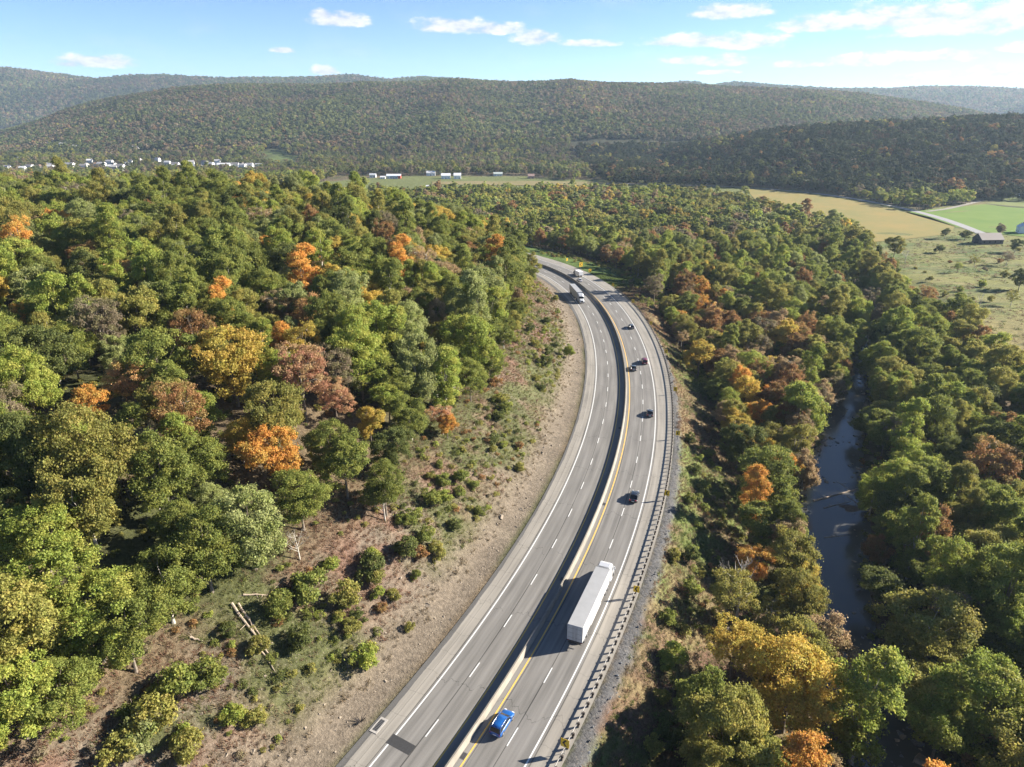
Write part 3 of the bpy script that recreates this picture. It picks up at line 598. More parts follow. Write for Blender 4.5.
    for sg in (-1, 1):
        MB().box(c0+1.65, c0+2.3, sg*1.215-.012, sg*1.215+.012, 2.05, 2.75).build('side_window', GLASS, e)
        MB().box(c0+2.2, c0+2.34, sg*1.42-.1, sg*1.42+.1, 1.95, 2.75).cyl((c0+2.2, sg*1.1, 2.6), (c0+2.25, sg*1.4, 2.6), .03, n=5).build('mirror', CAB, e)
        MB().cyl((c0+.3, sg*1.0, .7), (c0+1.6, sg*1.0, .7), .32, n=12).build('fuel_tank', CHR, e)
        MB().box(c0+4.25, c0+4.38, sg*.72-.14, sg*.72+.14, .95, 1.2).build('headlight', LAMPW, e)
        MB().add(*loft([[(c0+xx, sg*.78, 1.0), (c0+xx, sg*1.18, .95), (c0+xx, sg*1.18, z1_), (c0+xx, sg*.78, z1_+.05)] for xx, z1_ in ((2.7,1.1),(3.0,1.25),(3.6,1.3),(4.0,1.2),(4.2,1.05))])).build('fender', CAB, e)
    MB().box(c0+4.3, c0+4.5, -1.15, 1.15, .35, .72).build('bumper', CHR, e)
    MB().box(c0+4.355, c0+4.4, -.5, .5, .75, 1.35).build('grille', BLKP, e)
    MB().box(x1-3.2, c0+2.6, -.45, .45, .55, .85).build('chassis', BLKP, e)
    for yy in (-1.1, 1.0): MB().box(c0-.25, c0-.02, yy, yy+.1, 1.2, 3.8).build('side_fairing', CAB, e)
    for xx in (x0+1.6, x0+2.9, c0-1.3, c0-2.6):
        for sg in (-1, 1): wheel(e, xx, sg*.98, .5, .25, True)
    for sg in (-1, 1): wheel(e, c0+3.35, sg*1.02, .5, .28)
    return e
semi((573.2,647), (618,575), 6.55, False, 'long white semi-trailer truck driving away in the outer lane', 'articulated trucks')
semi((570,292.5), (578,307), -7.7, True, 'white semi-trailer truck facing the camera high on the bend', 'articulated trucks', white=(.5,.5,.5), topc=(.5,.5,.5))
car('suv', 501.5, 721, (.008,.085,.30), 'bright blue suv in the inner lane beside the barrier', L=4.65, Hh=1.62, style='suv', rails=True, lane=3.0)
car('parked_car'.replace('parked_', ''), 633, 495, (.012,.013,.016), 'black car ahead of the white semi-truck in the outer lane', L=4.8, Hh=1.45, style='sedan', lane=6.6)
car('car', 650, 412, (.03,.033,.038), 'dark sedan alone midway up the bend in the outer lane', L=4.6, Hh=1.45, style='sedan')
car('car', 632.3, 367, (.06,.075,.085), 'dark grey car beside the barrier, just behind the red suv', L=4.5, Hh=1.45, style='sedan', lane=2.9)
car('suv', 644.5, 360.5, (.16,.008,.015), 'dark red suv in the outer lane of the bend', L=4.7, Hh=1.7, style='suv', lane=7.0)
car('car', 628, 326, (.06,.07,.08), 'small grey car alone in the outer lane near the top of the bend', L=4.5, Hh=1.5, style='hatch', lane=6.9)
car('car', 573, 280, (.6,.61,.62), 'small white car beside the barrier at the top of the bend', L=4.6, Hh=1.45, style='sedan', lane=3.0)
# box truck with a dark flatbed behind
t, s = pix_ts(578, 275.5); x, y = road_at(t, 6.9); e = empty('box_truck', (x, y, .002), heading(t) + math.pi*0); tag(e, 'white box truck with a dark front at the top of the bend', 'truck')
MB().box(-4.2, 1.2, -1.15, 1.15, .95, 2.75).build('box', mat('box_white', (.8,.8,.8), .4, noise=.03), e)
V_, F_ = loft([[(xx,-hw_,.55),(xx,-hw_,zt_),(xx,hw_,zt_),(xx,hw_,.55)] for xx, hw_, zt_ in ((1.5,1.0,2.5),(2.3,1.0,2.45),(2.9,.98,1.6),(4.0,.9,1.35),(4.15,.85,1.0))]); mesh_obj('cab', V_, F_, BLKP, e)
MB().add([(2.32,-.9,2.38),(2.32,.9,2.38),(2.9,.9,1.66),(2.9,-.9,1.66),(2.4,-.9,2.42),(2.4,.9,2.42),(2.98,.9,1.7),(2.98,-.9,1.7)], [(0,1,2,3),(7,6,5,4),(0,4,5,1),(1,5,6,2),(2,6,7,3),(3,7,4,0)]).build('windscreen', GLASS, e)
MB().box(-4.1, 3.6, -.45, .45, .5, .94).build('chassis', BLKP, e)
for xx in (-2.8, 3.0):
    for sg in (-1, 1): wheel(e, xx, sg*.92, .42, .25)

# ------------------------------------------------------------------ tree meshes
def tmpl_mesh(name, V, F, mats, midx=None, lv=None, cv=None, smooth=False):
    me = bpy.data.meshes.new(name); me.from_pydata(V.tolist(), [], F); me.update()
    for m in mats: me.materials.append(m)
    if midx is not None: me.polygons.foreach_set('material_index', np.asarray(midx, np.int32))
    if lv is not None:
        a = me.attributes.new('lv', 'FLOAT', 'POINT'); a.data.foreach_set('value', lv.astype(np.float32)); a = me.attributes.new('cv', 'FLOAT', 'POINT'); a.data.foreach_set('value', cv.astype(np.float32))
    return me
def unit(v): return v/(np.linalg.norm(v, axis=-1, keepdims=True) + 1e-9)
def leaf_quads(C, N, size, r):
    n = len(C); t = unit(np.cross(N, r.normal(size=(n, 3)))); b = np.cross(N, t); s = size[:, None]
    V = np.stack([C - t*s*.5, C + b*s*.36 + N*s*.06, C + t*s*.5, C - b*s*.36 + N*s*.06], 1).reshape(-1, 3)
    F = [tuple(range(4*i, 4*i+4)) for i in range(n)]; return V, F
def crown_mesh(seed, Rr, Hc, n_leaf, ls, shape='broad', nclump=60, z0=5.5, cl_r=1.45, fine=False):
    r = np.random.default_rng(seed); lobes = []
    nl = {'broad': 11, 'tall': 8, 'wide': 13, 'cone': 9, 'open': 10, 'bush': 5}[shape]
    for i in range(nl):
        a_ = i*2.4 + r.random(); q = r.random()
        if shape == 'tall': c = np.array([math.cos(a_)*Rr*.28, math.sin(a_)*Rr*.28, (i+.5)/nl*2 - 1]); rr = .62 - .25*abs(c[2])
        elif shape == 'cone': c = np.array([math.cos(a_)*Rr*.3*(1-i/nl), math.sin(a_)*Rr*.3*(1-i/nl), (i+.5)/nl*2 - 1]); rr = .75*(1-i/nl)+.12
        else: c = np.array([math.cos(a_)*Rr*(.2+.42*q), math.sin(a_)*Rr*(.2+.42*q), r.uniform(-.62, .62)*(1-.25*q)]); rr = r.uniform(.34, .54)
        if i == 0 and shape not in ('tall', 'cone'): c = np.array([0, 0, .35]); rr = .58
        lobes.append((c*[1, 1, Hc/2] + [0, 0, z0 + Hc/2], rr*Rr))
    per = max(3, nclump//nl); cc = []; cr = []; cd = []
    for c, rr in lobes:
        d = unit(r.normal(size=(per, 3)) + [0, 0, .35]); P = c + d*rr*[1, 1, .78]*r.uniform(.7, 1.05, (per, 1)); cc.append(P); cr.append(r.uniform(.6, 1.15, per)*cl_r); cd.append(d)
    cc = np.vstack(cc); cr = np.concatenate(cr); cd = np.vstack(cd)
    deep = np.zeros(len(cc), bool)
    for c, rr in lobes: deep |= np.linalg.norm((cc-c)/[1, 1, .78], axis=1) < rr*.62
    k = ~deep; cc, cr, cd = cc[k], cr[k], cd[k]; m = len(cc); w_ = cr**2; idx = r.choice(m, n_leaf, p=w_/w_.sum())
    d = unit(r.normal(size=(n_leaf, 3)) + cd[idx]*.5 + [0, 0, .35]); rad = r.uniform(.35, 1.0, (n_leaf, 1))**.5*cr[idx][:, None]
    if fine: rad = rad*np.where(r.random((n_leaf, 1)) < .22, r.uniform(1.0, 1.75, (n_leaf, 1)), 1.0)*(1 + .3*np.sin(d[:, :1]*9 + idx[:, None])*np.cos(d[:, 1:2]*8 + idx[:, None]*1.7))
    P = cc[idx] + d*rad*[1, 1, .62]; N = unit(d*.5 + cd[idx]*.25 + r.normal(size=(n_leaf, 3))*(.8 if fine else .55) + [0, 0, .3])
    sz = ls*r.uniform(.65, 1.35, n_leaf); V, F = leaf_quads(P, N, sz, r)
    cvv = r.random(m); cv = np.repeat(cvv[idx]*.75 + r.random(n_leaf)*.25, 4); lv = np.repeat(np.clip(r.normal(.5, .2, n_leaf) + (cvv[idx]-.5)*.12, 0, 1), 4)
    return V, F, lv, cv, lobes, cc
def trunk_mb(seed, lobes, cc, z0, r0=.28, twigs=0, lean=.5):
    r = random.Random(seed); b = MB(); top = max(c[2] for c, _ in lobes); lx, ly = r.uniform(-lean, lean), r.uniform(-lean, lean)
    ax = lambda z: np.array([lx*(z/top)**2, ly*(z/top)**2, z]); zs = [-.8, .3, z0*.5, z0, z0+(top-z0)*.5, top]; rd = [r0*1.5, r0*1.1, r0*.9, r0*.75, r0*.45, r0*.12]
    b.tube([ax(z) for z in zs], rd, 8)
    for c, rr in lobes:
        s = ax(z0*.8 + (max(c[2], z0)-z0)*.45); m = (s+c)/2 + np.array([0, 0, -.25*r.random()]); b.tube([s, m, np.array(c)], [r0*.42, r0*.28, r0*.08], 5)
    if twigs:
        for i in r.sample(range(len(cc)), min(twigs, len(cc))):
            c = cc[i]; lb = min(lobes, key=lambda q: np.linalg.norm(q[0]-c)); b.tube([np.array(lb[0]), (lb[0]+c)/2 + [0, 0, .15], c], [r0*.16, r0*.1, .02], 4)
    return b
KINDS = []        # (crown mesh, trunk mesh, nominal radius, kind name)
spec = [('broad',5.6,11,11000,.48,90),('broad',6,11,11500,.48,100),('wide',6.6,10.5,12500,.48,120),('broad',5.2,11.5,10500,.46,84),('wide',6.4,11,12000,.48,110),('tall',4.2,13,9500,.44,80),('tall',4.6,12.5,9500,.46,80),('broad',5.6,12,11500,.44,130),
        ('open',5.2,11,5600,.42,80),('open',5.4,10.5,4200,.40,80),('cone',4.2,13,9500,.42,80)]
for i, (shp, Rr, Hc, nl, ls, ncl) in enumerate(spec):
    z0 = {'tall': 2.2, 'cone': 1.2, 'open': 3.0}.get(shp, 2.2)
    V_, F_, lv, cv, lobes, cc = crown_mesh(100+i, Rr, Hc, int(nl*2.4), ls*.59, shp, int(ncl*2.1), z0, 1.02 if shp in ('broad', 'wide') else .85, True)
    cm_ = tmpl_mesh('crown', V_, F_, [LEAF], None, lv, cv)
    tb = trunk_mb(i, lobes, cc, z0, .26, 40 if shp == 'open' else 8); pale = i in (2, 6, 9)
    tm_ = bpy.data.meshes.new('trunk'); tm_.from_pydata([tuple(v) for v in tb.V], [], tb.F); tm_.materials.append(BARKP if pale else BARK)
    KINDS.append((cm_, tm_, Rr, shp))
def bare_mb(seed, h=11, r0=.2, nb=16):
    r = random.Random(seed); b = MB(); lx = r.uniform(-1, 1); ax = lambda z: np.array([lx*(z/h)**2, .3*(z/h), z]); b.tube([ax(z) for z in (-.6, h*.25, h*.5, h*.75, h)], [r0*1.3, r0, r0*.75, r0*.45, .03], 7)
    for i in range(nb):
        z = h*r.uniform(.3, .92); a_ = r.uniform(0, 6.28); L = (h-z)*.55 + 1; s = ax(z); d = np.array([math.cos(a_), math.sin(a_), r.uniform(.5, 1.0)]); m = s + d*L*.5; e_ = m + (d + [0, 0, .4])*L*.45
        b.tube([s, m, e_], [r0*.35, r0*.22, .015], 4)
        for j in range(4):
            q = s + (e_-s)*r.uniform(.3, .9); d2 = unit(np.array([r.uniform(-1, 1), r.uniform(-1, 1), r.uniform(0, 1)])); b.tube([q, q + d2*L*.35], [r0*.12, .012], 3)
    return b
BARE = []
for i in range(3):
    tb = bare_mb(i, (11, 9, 13)[i]); m_ = bpy.data.meshes.new('branches'); m_.from_pydata([tuple(v) for v in tb.V], [], tb.F); m_.materials.append(BARKP); BARE.append(m_)
BUSH = []
for i in range(5):
    V_, F_, lv, cv, lobes, cc = crown_mesh(300+i, 1.5, 2.0, 2600, .20, 'bush', 50, .15, .45, True)
    c_ = tmpl_mesh('foliage', V_, F_, [LEAF], None, lv, cv); tb = trunk_mb(40+i, lobes, cc, .3, .06, 6, .1); m_ = bpy.data.meshes.new('stem'); m_.from_pydata([tuple(v) for v in tb.V], [], tb.F); m_.materials.append(BARK); BUSH.append((c_, m_))

# ------------------------------------------------------------------ palettes (base colours; shade and shrust are darkened to paint a shaded hill)
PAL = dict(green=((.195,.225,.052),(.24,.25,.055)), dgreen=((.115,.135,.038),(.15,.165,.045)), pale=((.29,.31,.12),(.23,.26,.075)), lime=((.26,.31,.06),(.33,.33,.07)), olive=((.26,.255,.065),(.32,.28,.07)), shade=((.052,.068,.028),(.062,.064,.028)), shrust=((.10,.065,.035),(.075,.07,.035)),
           gold=((.54,.39,.085),(.44,.37,.08)), orange=((.60,.31,.075),(.48,.32,.08)), rust=((.33,.18,.075),(.27,.19,.07)), tan=((.38,.27,.15),(.28,.22,.11)), red=((.46,.245,.145),(.47,.33,.16)), brown=((.25,.20,.13),(.21,.19,.09)),
           peach=((.60,.37,.17),(.52,.36,.12)))
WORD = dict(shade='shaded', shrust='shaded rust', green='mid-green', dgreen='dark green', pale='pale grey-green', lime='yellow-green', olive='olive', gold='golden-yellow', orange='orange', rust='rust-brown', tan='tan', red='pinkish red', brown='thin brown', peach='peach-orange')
LEFTP = [('green',.32),('pale',.11),('lime',.17),('olive',.19),('dgreen',.06),('gold',.045),('orange',.02),('rust',.02),('tan',.04),('brown',.025)]
ROADP = [('gold',.14),('olive',.26),('rust',.14),('tan',.14),('orange',.07),('green',.10),('lime',.08),('brown',.07)]
EASTP = [('dgreen',.12),('green',.34),('olive',.22),('lime',.17),('rust',.10),('brown',.05)]
MIDP = [('olive',.30),('green',.22),('lime',.17),('pale',.09),('rust',.06),('tan',.08),('dgreen',.03),('gold',.03),('brown',.02)]
FARP = [('fgreen',.34),('fdark',.24),('fbrown',.30),('frust',.09),('olive',.03)]
PAL.update(fgreen=((.165,.185,.065),(.18,.19,.07)), fdark=((.11,.135,.055),(.125,.145,.06)), fbrown=((.225,.175,.11),(.2,.17,.095)), frust=((.26,.16,.085),(.21,.155,.085)))
def pick(pal, q):
    a_ = 0
    for k_, w_ in pal:
        a_ += w_
        if q < a_: return k_
    return pal[0][0]
def jit(c, q, a_=.14): return tuple(max(.01, v*(1 + q)) for v in c)

# ------------------------------------------------------------------ where the trees stand
def scatter(x0, x1, y0, y1, sp, r):
    xs = np.arange(x0, x1, sp); ys = np.arange(y0, y1, sp*.87); X, Y = np.meshgrid(xs, ys); X = X + (np.arange(len(ys)) % 2)[:, None]*sp*.5
    X = X.ravel() + r.uniform(-.42, .42, X.size)*sp; Y = Y.ravel() + r.uniform(-.42, .42, Y.size)*sp; return X, Y
rt = np.random.default_rng(11)
def inview(X, Y, Z, mx_=60, my=90):
    q = pj(np.stack([X, Y, Z], 1)); return (q[:, 2] > 5) & (q[:, 0] > -mx_) & (q[:, 0] < W+mx_) & (q[:, 1] < H+my) & (q[:, 1] > -50)
def allowed(X, Y):
    t, s = road_ts(X, Y); rd = riv_d(X, Y)
    ok = ((s < edge_s(t) - .3) & (s < 0)) | ((s > np.interp(t-T_CAM, [-60,0,60,120,200,245,275,340,420], [25,26,29,30,26,27,38,44,40])) & (rd > .7))
    for p in OPEN: ok &= ~inpoly(X, Y, p)
    return ok, t, s, rd
# near: every tree carries (x, y, scale, kind, colour)
X, Y = scatter(-330, 330, 20, 470, 6.7, rt); ok, t, s, rd = allowed(X, Y); X, Y, t, s = X[ok], Y[ok], t[ok], s[ok]
_Z = height(X, Y); iv = inview(X, Y, _Z+8, 110, 150); X, Y, t, s, _Z = X[iv], Y[iv], t[iv], s[iv], _Z[iv]
kk = rt.random(len(X)) < .95; X, Y, t, s, _Z = X[kk], Y[kk], t[kk], s[kk], _Z[kk]
TREES = []
special = []     # hand-placed: crown centre in the photo, height of the centre above ground, crown radius, colour, kind, label
SP = [(763,204,7,6,'rust',0,'rusty tree sticking up in front of the tan field'),(805,216,8,6,'rust',5,'narrow rusty-green tree in front of the tan field'),(848,226,8,7,'green',4,'spreading green tree at the corner between tan field and pasture'),(830,232,8,6.5,'pale',5,'grey-green tree left of the spreading one at the field corner'),(786,212,7,6,'dgreen',1,'dark tree before the tan field between the two rusty ones'),(900,735,7,6,'lime',1,'yellow-green tree at the bottom right of the water'),(1008,258,5,4.5,'brown',9,'thin brown tree directly below the dark barn'),(1021,280,6,5.5,'dgreen',1,'dark tree at the right frame edge below the grey house'),(930,700,8,7,'olive',2,'olive tree between the wide bank tree and the bottom edge'),(880,590,6,5,'dgreen',0,'dark green tree on the east bank beside open water'),(14,700,6,4.6,'lime',0,'yellow-green tree in the bottom left corner'),(62,690,6,4.8,'green',4,'green tree with yellow flecks right of the bottom left corner tree'),(128,640,6,5.2,'green',1,'green tree just right of the big low yellow-green oak'),(165,585,7,5.8,'green',2,'large mid-green tree above the clearing edge'),(45,590,8,6,'lime',1,'yellow-green crown behind the big low oak'),(25,640,7,5.5,'olive',3,'olive tree between the low oak and the left frame edge'),(250,535,7,6,'pale',0,'soft grey-green tree hanging over the fallen logs'),(205,555,7,5,'green',3,'green tree between the big mid-green one and the logs'),(300,500,6,5,'green',7,'dense green tree low at the forest edge under the broad orange one'),(345,470,6,5.2,'green',0,'green round tree at the forest edge right of the broad orange one'),(390,450,6,4.8,'dgreen',1,'dark green tree at the forest edge left of the small red-orange tree'),(410,410,7,5,'green',2,'green tree directly left of the narrow red-orange one'),(330,440,7,5,'green',4,'broad green tree between pinkish patch and forest edge'),(470,380,6,4.6,'green',7,'green tree at the forest edge near the middle of the cut'),(490,330,6,4.6,'green',0,'green tree at the forest edge beside the upper cut slope'),(233,372,8,8.0,'gold',4,'tall golden-yellow tree, the biggest golden crown of the hillside'),(303,285,8,5.5,'orange',5,'tall orange tree above the middle of the hillside forest'),(310,320,7,5,'peach',3,'peach-orange tree directly under the tall orange hillside tree'),
      (318,262,8,4.2,'orange',0,'bright orange crown topping the column of orange hillside trees'),(272,452,8,5.5,'orange',1,'broad orange tree low in the hillside forest below the golden one'),(240,437,6,3.5,'gold',3,'small golden tree beside the broad low orange one'),
      (303,392,7,6.2,'red',8,'pinkish red tree right of the biggest golden crown'),(335,400,6,4.2,'red',8,'smaller red tree at the end of the pinkish patch'),(128,376,8,5,'peach',8,'peach-orange tree between dark oaks on the left hillside'),
      (84,402,8,4.4,'orange',0,'small bright orange-yellow tree far left below the peach one'),(368,300,8,5.6,'gold',0,'golden tree standing right of the tall orange one'),(442,410,6,3.4,'red',9,'narrow red-orange tree close to the cut slope'),(447,424,4,2.6,'orange',3,'little orange tree at the forest edge beside the red-orange one'),
      (75,240,8,6,'tan',9,'tan half-bare tree near the top left of the forest'),(85,262,8,5.0,'rust',8,'rusty tree below the tan half-bare one'),(262,202,9,7,'gold',1,'olive-gold tree on the skyline of the hillside forest'),(315,210,9,6,'gold',3,'golden tree on the skyline right of centre of the hill'),
      (350,200,9,5,'rust',6,'rust-orange upright tree on the hill skyline'),(60,215,8,5,'rust',8,'rusty orange tree on the far left skyline'),(192,335,8,6,'rust',8,'rusty tree rising behind the biggest golden crown'),(90,222,9,4,'orange',8,'orange tree by the bare grey trees on the skyline'),
      (165,205,9,6.5,'pale',4,'pale green crown on the left skyline with silvery leaves'),(110,235,9,5.5,'pale',1,'pale grey-green tree left of the tan skyline tree'),(40,290,9,7,'pale',2,'silvery pale green tree at the far left of the hillside'),(160,300,9,6,'pale',0,'silvery pale tree above the small peach tree'),
      (95,295,8,6.5,'olive',1,'olive-gold rounded tree between two silvery pale ones'),(120,270,8,5,'peach',0,'peach crown above the olive-gold tree'),(430,355,7,4,'gold',3,'small golden tree near the forest edge above the red-orange one'),(388,395,7,4.5,'lime',0,'yellow-green tree left of the red-orange one'),
      (445,280,8,6,'tan',8,'tan leafless-looking tree near the bend side of the forest'),(400,275,8,5,'orange',5,'orange tree in the dark green mass above the bend'),(470,255,8,5,'rust',3,'rusty tree near the top right of the hillside'),(35,520,9,6,'lime',4,'yellow-green tree at the left frame edge'),(90,610,9,6.5,'lime',2,'big yellow-green oak low on the left'),
      (790,690,9,7.5,'gold',7,'big golden-orange tree at the bottom between road and river'),(735,650,8,5.5,'gold',8,'thin golden tree left of the big golden-orange one'),(755,560,8,4.5,'orange',8,'orange tree below the large green tree by the river'),(765,480,9,8,'green',4,'large rounded green tree on the river bank opposite the black car'),
      (740,440,9,6,'dgreen',1,'dark green tree behind the large rounded green one'),(745,395,8,5.5,'gold',3,'golden tree above the dark green riverbank tree'),(700,355,8,5.5,'gold',0,'golden tree right of the red car'),(715,320,8,6,'peach',8,'peach tree beyond the golden one beside the bend'),(690,300,8,5.5,'rust',0,'rusty tree near the last signs of the bend'),
      (800,430,8,5,'tan',8,'tan thin tree leaning over the river'),(860,725,8,6,'lime',6,'yellow-green tree at the bottom beside the golden-orange one'),(925,630,9,8.5,'olive',2,'wide olive tree on the east river bank with pale branches'),(985,700,9,7.5,'lime',4,'light green tree in the lower right corner'),
      (990,480,8,7,'rust',8,'rust-orange tree at the right frame edge'),(920,460,9,7,'lime',2,'light green broad tree right of the river bend'),(895,250,5,7,'olive',1,'lone spreading tree in the pasture'),(980,400,8,6,'dgreen',0,'dark green tree at the right edge above the rust-orange one'),
      (905,295,6,5,'rust',0,'rusty tree at the pasture edge near the dark river gap'),(870,300,8,6,'brown',9,'brown thin tree over the dark river gap'),(785,235,8,6.5,'rust',1,'rust-topped tree in the valley wood'),(655,285,8,5.5,'brown',8,'brown-leaved tree just outside the top of the bend'),
      (612,215,8,6,'rust',0,'rusty valley tree above the top of the bend'),(770,620,5,4,'olive',9,'thin olive tree between orange tree and river'),(560,225,8,7,'lime',4,'light green tree above the head of the bend'),(730,600,6,5,'olive',8,'sparse olive tree with pale trunk below the orange riverside tree')]
for (px, py, hc, cr_, c_, k_, lab) in SP:
    p = cast(px, py, hc*1.0); t_, s_ = road_ts([p[0]], [p[1]])
    if s_[0] > 0:
        for _ in range(30):
            if riv_d([p[0]], [p[1]])[0] > .1: break
            p[0] += -1 if px < 840 else 1
    special.append((p[0], p[1], cr_, c_, k_, lab))
SX = np.array([q[0] for q in special]); SYY = np.array([q[1] for q in special]); SR = np.array([q[2] for q in special])
free = np.ones(len(X), bool)
for a_, b_, r_ in zip(SX, SYY, SR): free &= np.hypot(X-a_, (Y-b_+r_*.5)*.85) > r_*.88 + 2.2
X, Y, t, s, _Z = X[free], Y[free], t[free], s[free], _Z[free]
for x, y, r_, c_, k_, lab in special:
    TREES.append(dict(x=x, y=y, z=hz(x, y), sc=r_/KINDS[k_][2], k=k_, c=c_, lab=lab, s=0))
N1 = fbm(X, Y, 34); N2 = rt.random(len(X))
for i in range(len(X)):
    if s[i] < 0: pal = LEFTP
    elif riv_d([X[i]], [Y[i]])[0] >= 0 and (X[i] > np.interp(Y[i], RY[np.argsort(RY)], RX[np.argsort(RY)])): pal = EASTP
    elif s[i] < 75 and Y[i] < 330: pal = ROADP
    else: pal = MIDP
    q = np.clip(.72*N2[i] + .28*(N1[i]+.5), 0, .999)
    c_ = pick(pal, q) if rt.random() < .5 else pick(pal, N2[i])
    opn = {'brown': (8, 9), 'tan': (8, 9, 3), 'rust': (0, 3, 8), 'orange': (0, 3, 5, 8), 'red': (8, 3), 'gold': (0, 1, 4, 8)}.get(c_)
    k_ = int(rt.choice(opn)) if opn else int(rt.choice([0,1,2,3,4,5,6,7,7,10] if c_ == 'dgreen' else [0,1,2,3,4,5,6,7,7]))
    near_edge = (s[i] < 0) & (s[i] > edge_s(t[i]) - 5)
    sc_ = rt.choice([rt.uniform(.5, .8), rt.uniform(.75, 1.0), rt.uniform(.95, 1.22)], p=[.3, .45, .25])*(.75 if near_edge else 1)*(.9 if 0 < s[i] < 50 else 1)
    TREES.append(dict(x=X[i], y=Y[i], z=_Z[i], sc=sc_, k=k_, c=c_, lab=None, s=s[i]))
# the three hundred that show largest
for T_ in TREES: T_['vz'] = rt.uniform(.9, 1.1) if T_['lab'] else rt.uniform(.95, 1.45)
for T_ in TREES:
    cr_ = KINDS[T_['k']][2]*T_['sc']; q = pj([[T_['x'], T_['y'], T_['z'] + 9*T_['sc']]])[0]; T_['px'], T_['py'] = q[0], q[1]; T_['sz'] = FOC*cr_*2/max(q[2], 1)
    vis = (q[2] > 5) and (-T_['sz']*.42 < q[0] < W + T_['sz']*.42) and (0 < q[1] < H + T_['sz']*.42)
    T_['score'] = (T_['sz'] if vis else 0) + (1000 if T_['lab'] else 0)
TREES.sort(key=lambda d: -d['score']); IND = TREES[:285]; REST = TREES[285:]
ANCH = [(d['px'], d['py'], d['lab']) for d in IND if d['lab']]
SHORT = [(233,372,'the biggest golden crown'),(303,290,'the tall orange hillside tree'),(272,452,'the broad low orange tree'),(303,392,'the pinkish red tree'),(128,376,'the peach tree on the hill'),(84,402,'the bright orange-yellow tree'),(368,300,'the golden tree by the orange one'),
         (442,410,'the red-orange tree by the cut slope'),(240,640,'the fallen logs'),(165,205,'the silvery skyline crown'),(262,202,'the olive-gold skyline tree'),(40,290,'the silvery far-left tree'),(35,520,'the left-edge yellow-green tree'),(90,640,'the big low yellow-green oak'),(515,340,'the top of the cut slope'),
         (790,690,'the big golden-orange tree'),(755,560,'the orange riverside tree'),(765,480,'the large rounded green tree'),(700,355,'the golden tree by the red car'),(690,300,'the rusty tree by the last signs'),(860,725,'the bottom yellow-green tree'),(925,630,'the wide olive bank tree'),(990,480,'the rust-orange right-edge tree'),
         (920,460,'the light green tree by the river bend'),(985,700,'the lower right light green tree'),(835,500,'the driftwood in the river'),(895,250,'the lone pasture tree'),(870,300,'the dark river gap'),(160,500,'the bare white tree in the wood'),(400,275,'the orange tree above the bend'),(640,700,'the weedy bank'),(390,500,'the forest edge on the cut')]
def dirword(dx, dy):
    a_ = math.degrees(math.atan2(-dy, dx)) % 360; return ['right of','above right of','above','above left of','left of','below left of','below','below right of'][int((a_+22.5)//45) % 8]
ORD = ['','second ','third ','fourth ','fifth ','sixth ','seventh ','eighth ','ninth ','tenth ']
cnt = {}
for d in sorted([q for q in IND if not q['lab']], key=lambda q: min(math.hypot(q['px']-a_[0], q['py']-a_[1]) for a_ in SHORT)):
    a_ = min(SHORT, key=lambda a_: math.hypot(d['px']-a_[0], d['py']-a_[1])); dw = dirword(d['px']-a_[0], d['py']-a_[1]); key = (d['c'], dw, a_[2]); n_ = cnt.get(key, 0); cnt[key] = n_+1
    shp = {'tall': 'tall narrow ', 'open': 'sparse ', 'cone': 'pointed ', 'wide': 'wide '}.get(KINDS[d['k']][3], '')
    d['lab'] = (('' if n_ == 0 else ORD[min(n_, 9)]) + f"{WORD[d['c']]} {shp}tree " + (f"out " if 0 else '') + f"{dw} {a_[2]}").strip()
def tint_of(d, q): 
    a_, b_ = PAL[d]; return jit(a_, q), jit(b_, q)
CR = {id(k[0]): None for k in KINDS}
for i, d in enumerate(IND):
    cm_, tm_, Rr, shp = KINDS[d['k']]; e = empty('tree', (d['x'], d['y'], d['z']), rt.uniform(0, 6.28)); e.scale = (d['sc'], d['sc'], d['sc']*d['vz'])
    side = 'trees on the hillside above the cut' if d['x'] < 60 and d['px'] < 560 else 'trees along the river and valley'
    tag(e, d['lab'], 'tree', side); o = bpy.data.objects.new('crown', cm_); link(o, e); a_, b_ = tint_of(d['c'], rt.uniform(-.16, .16)); o['tint'] = a_; o['tint2'] = b_
    link(bpy.data.objects.new('trunk', tm_), e)

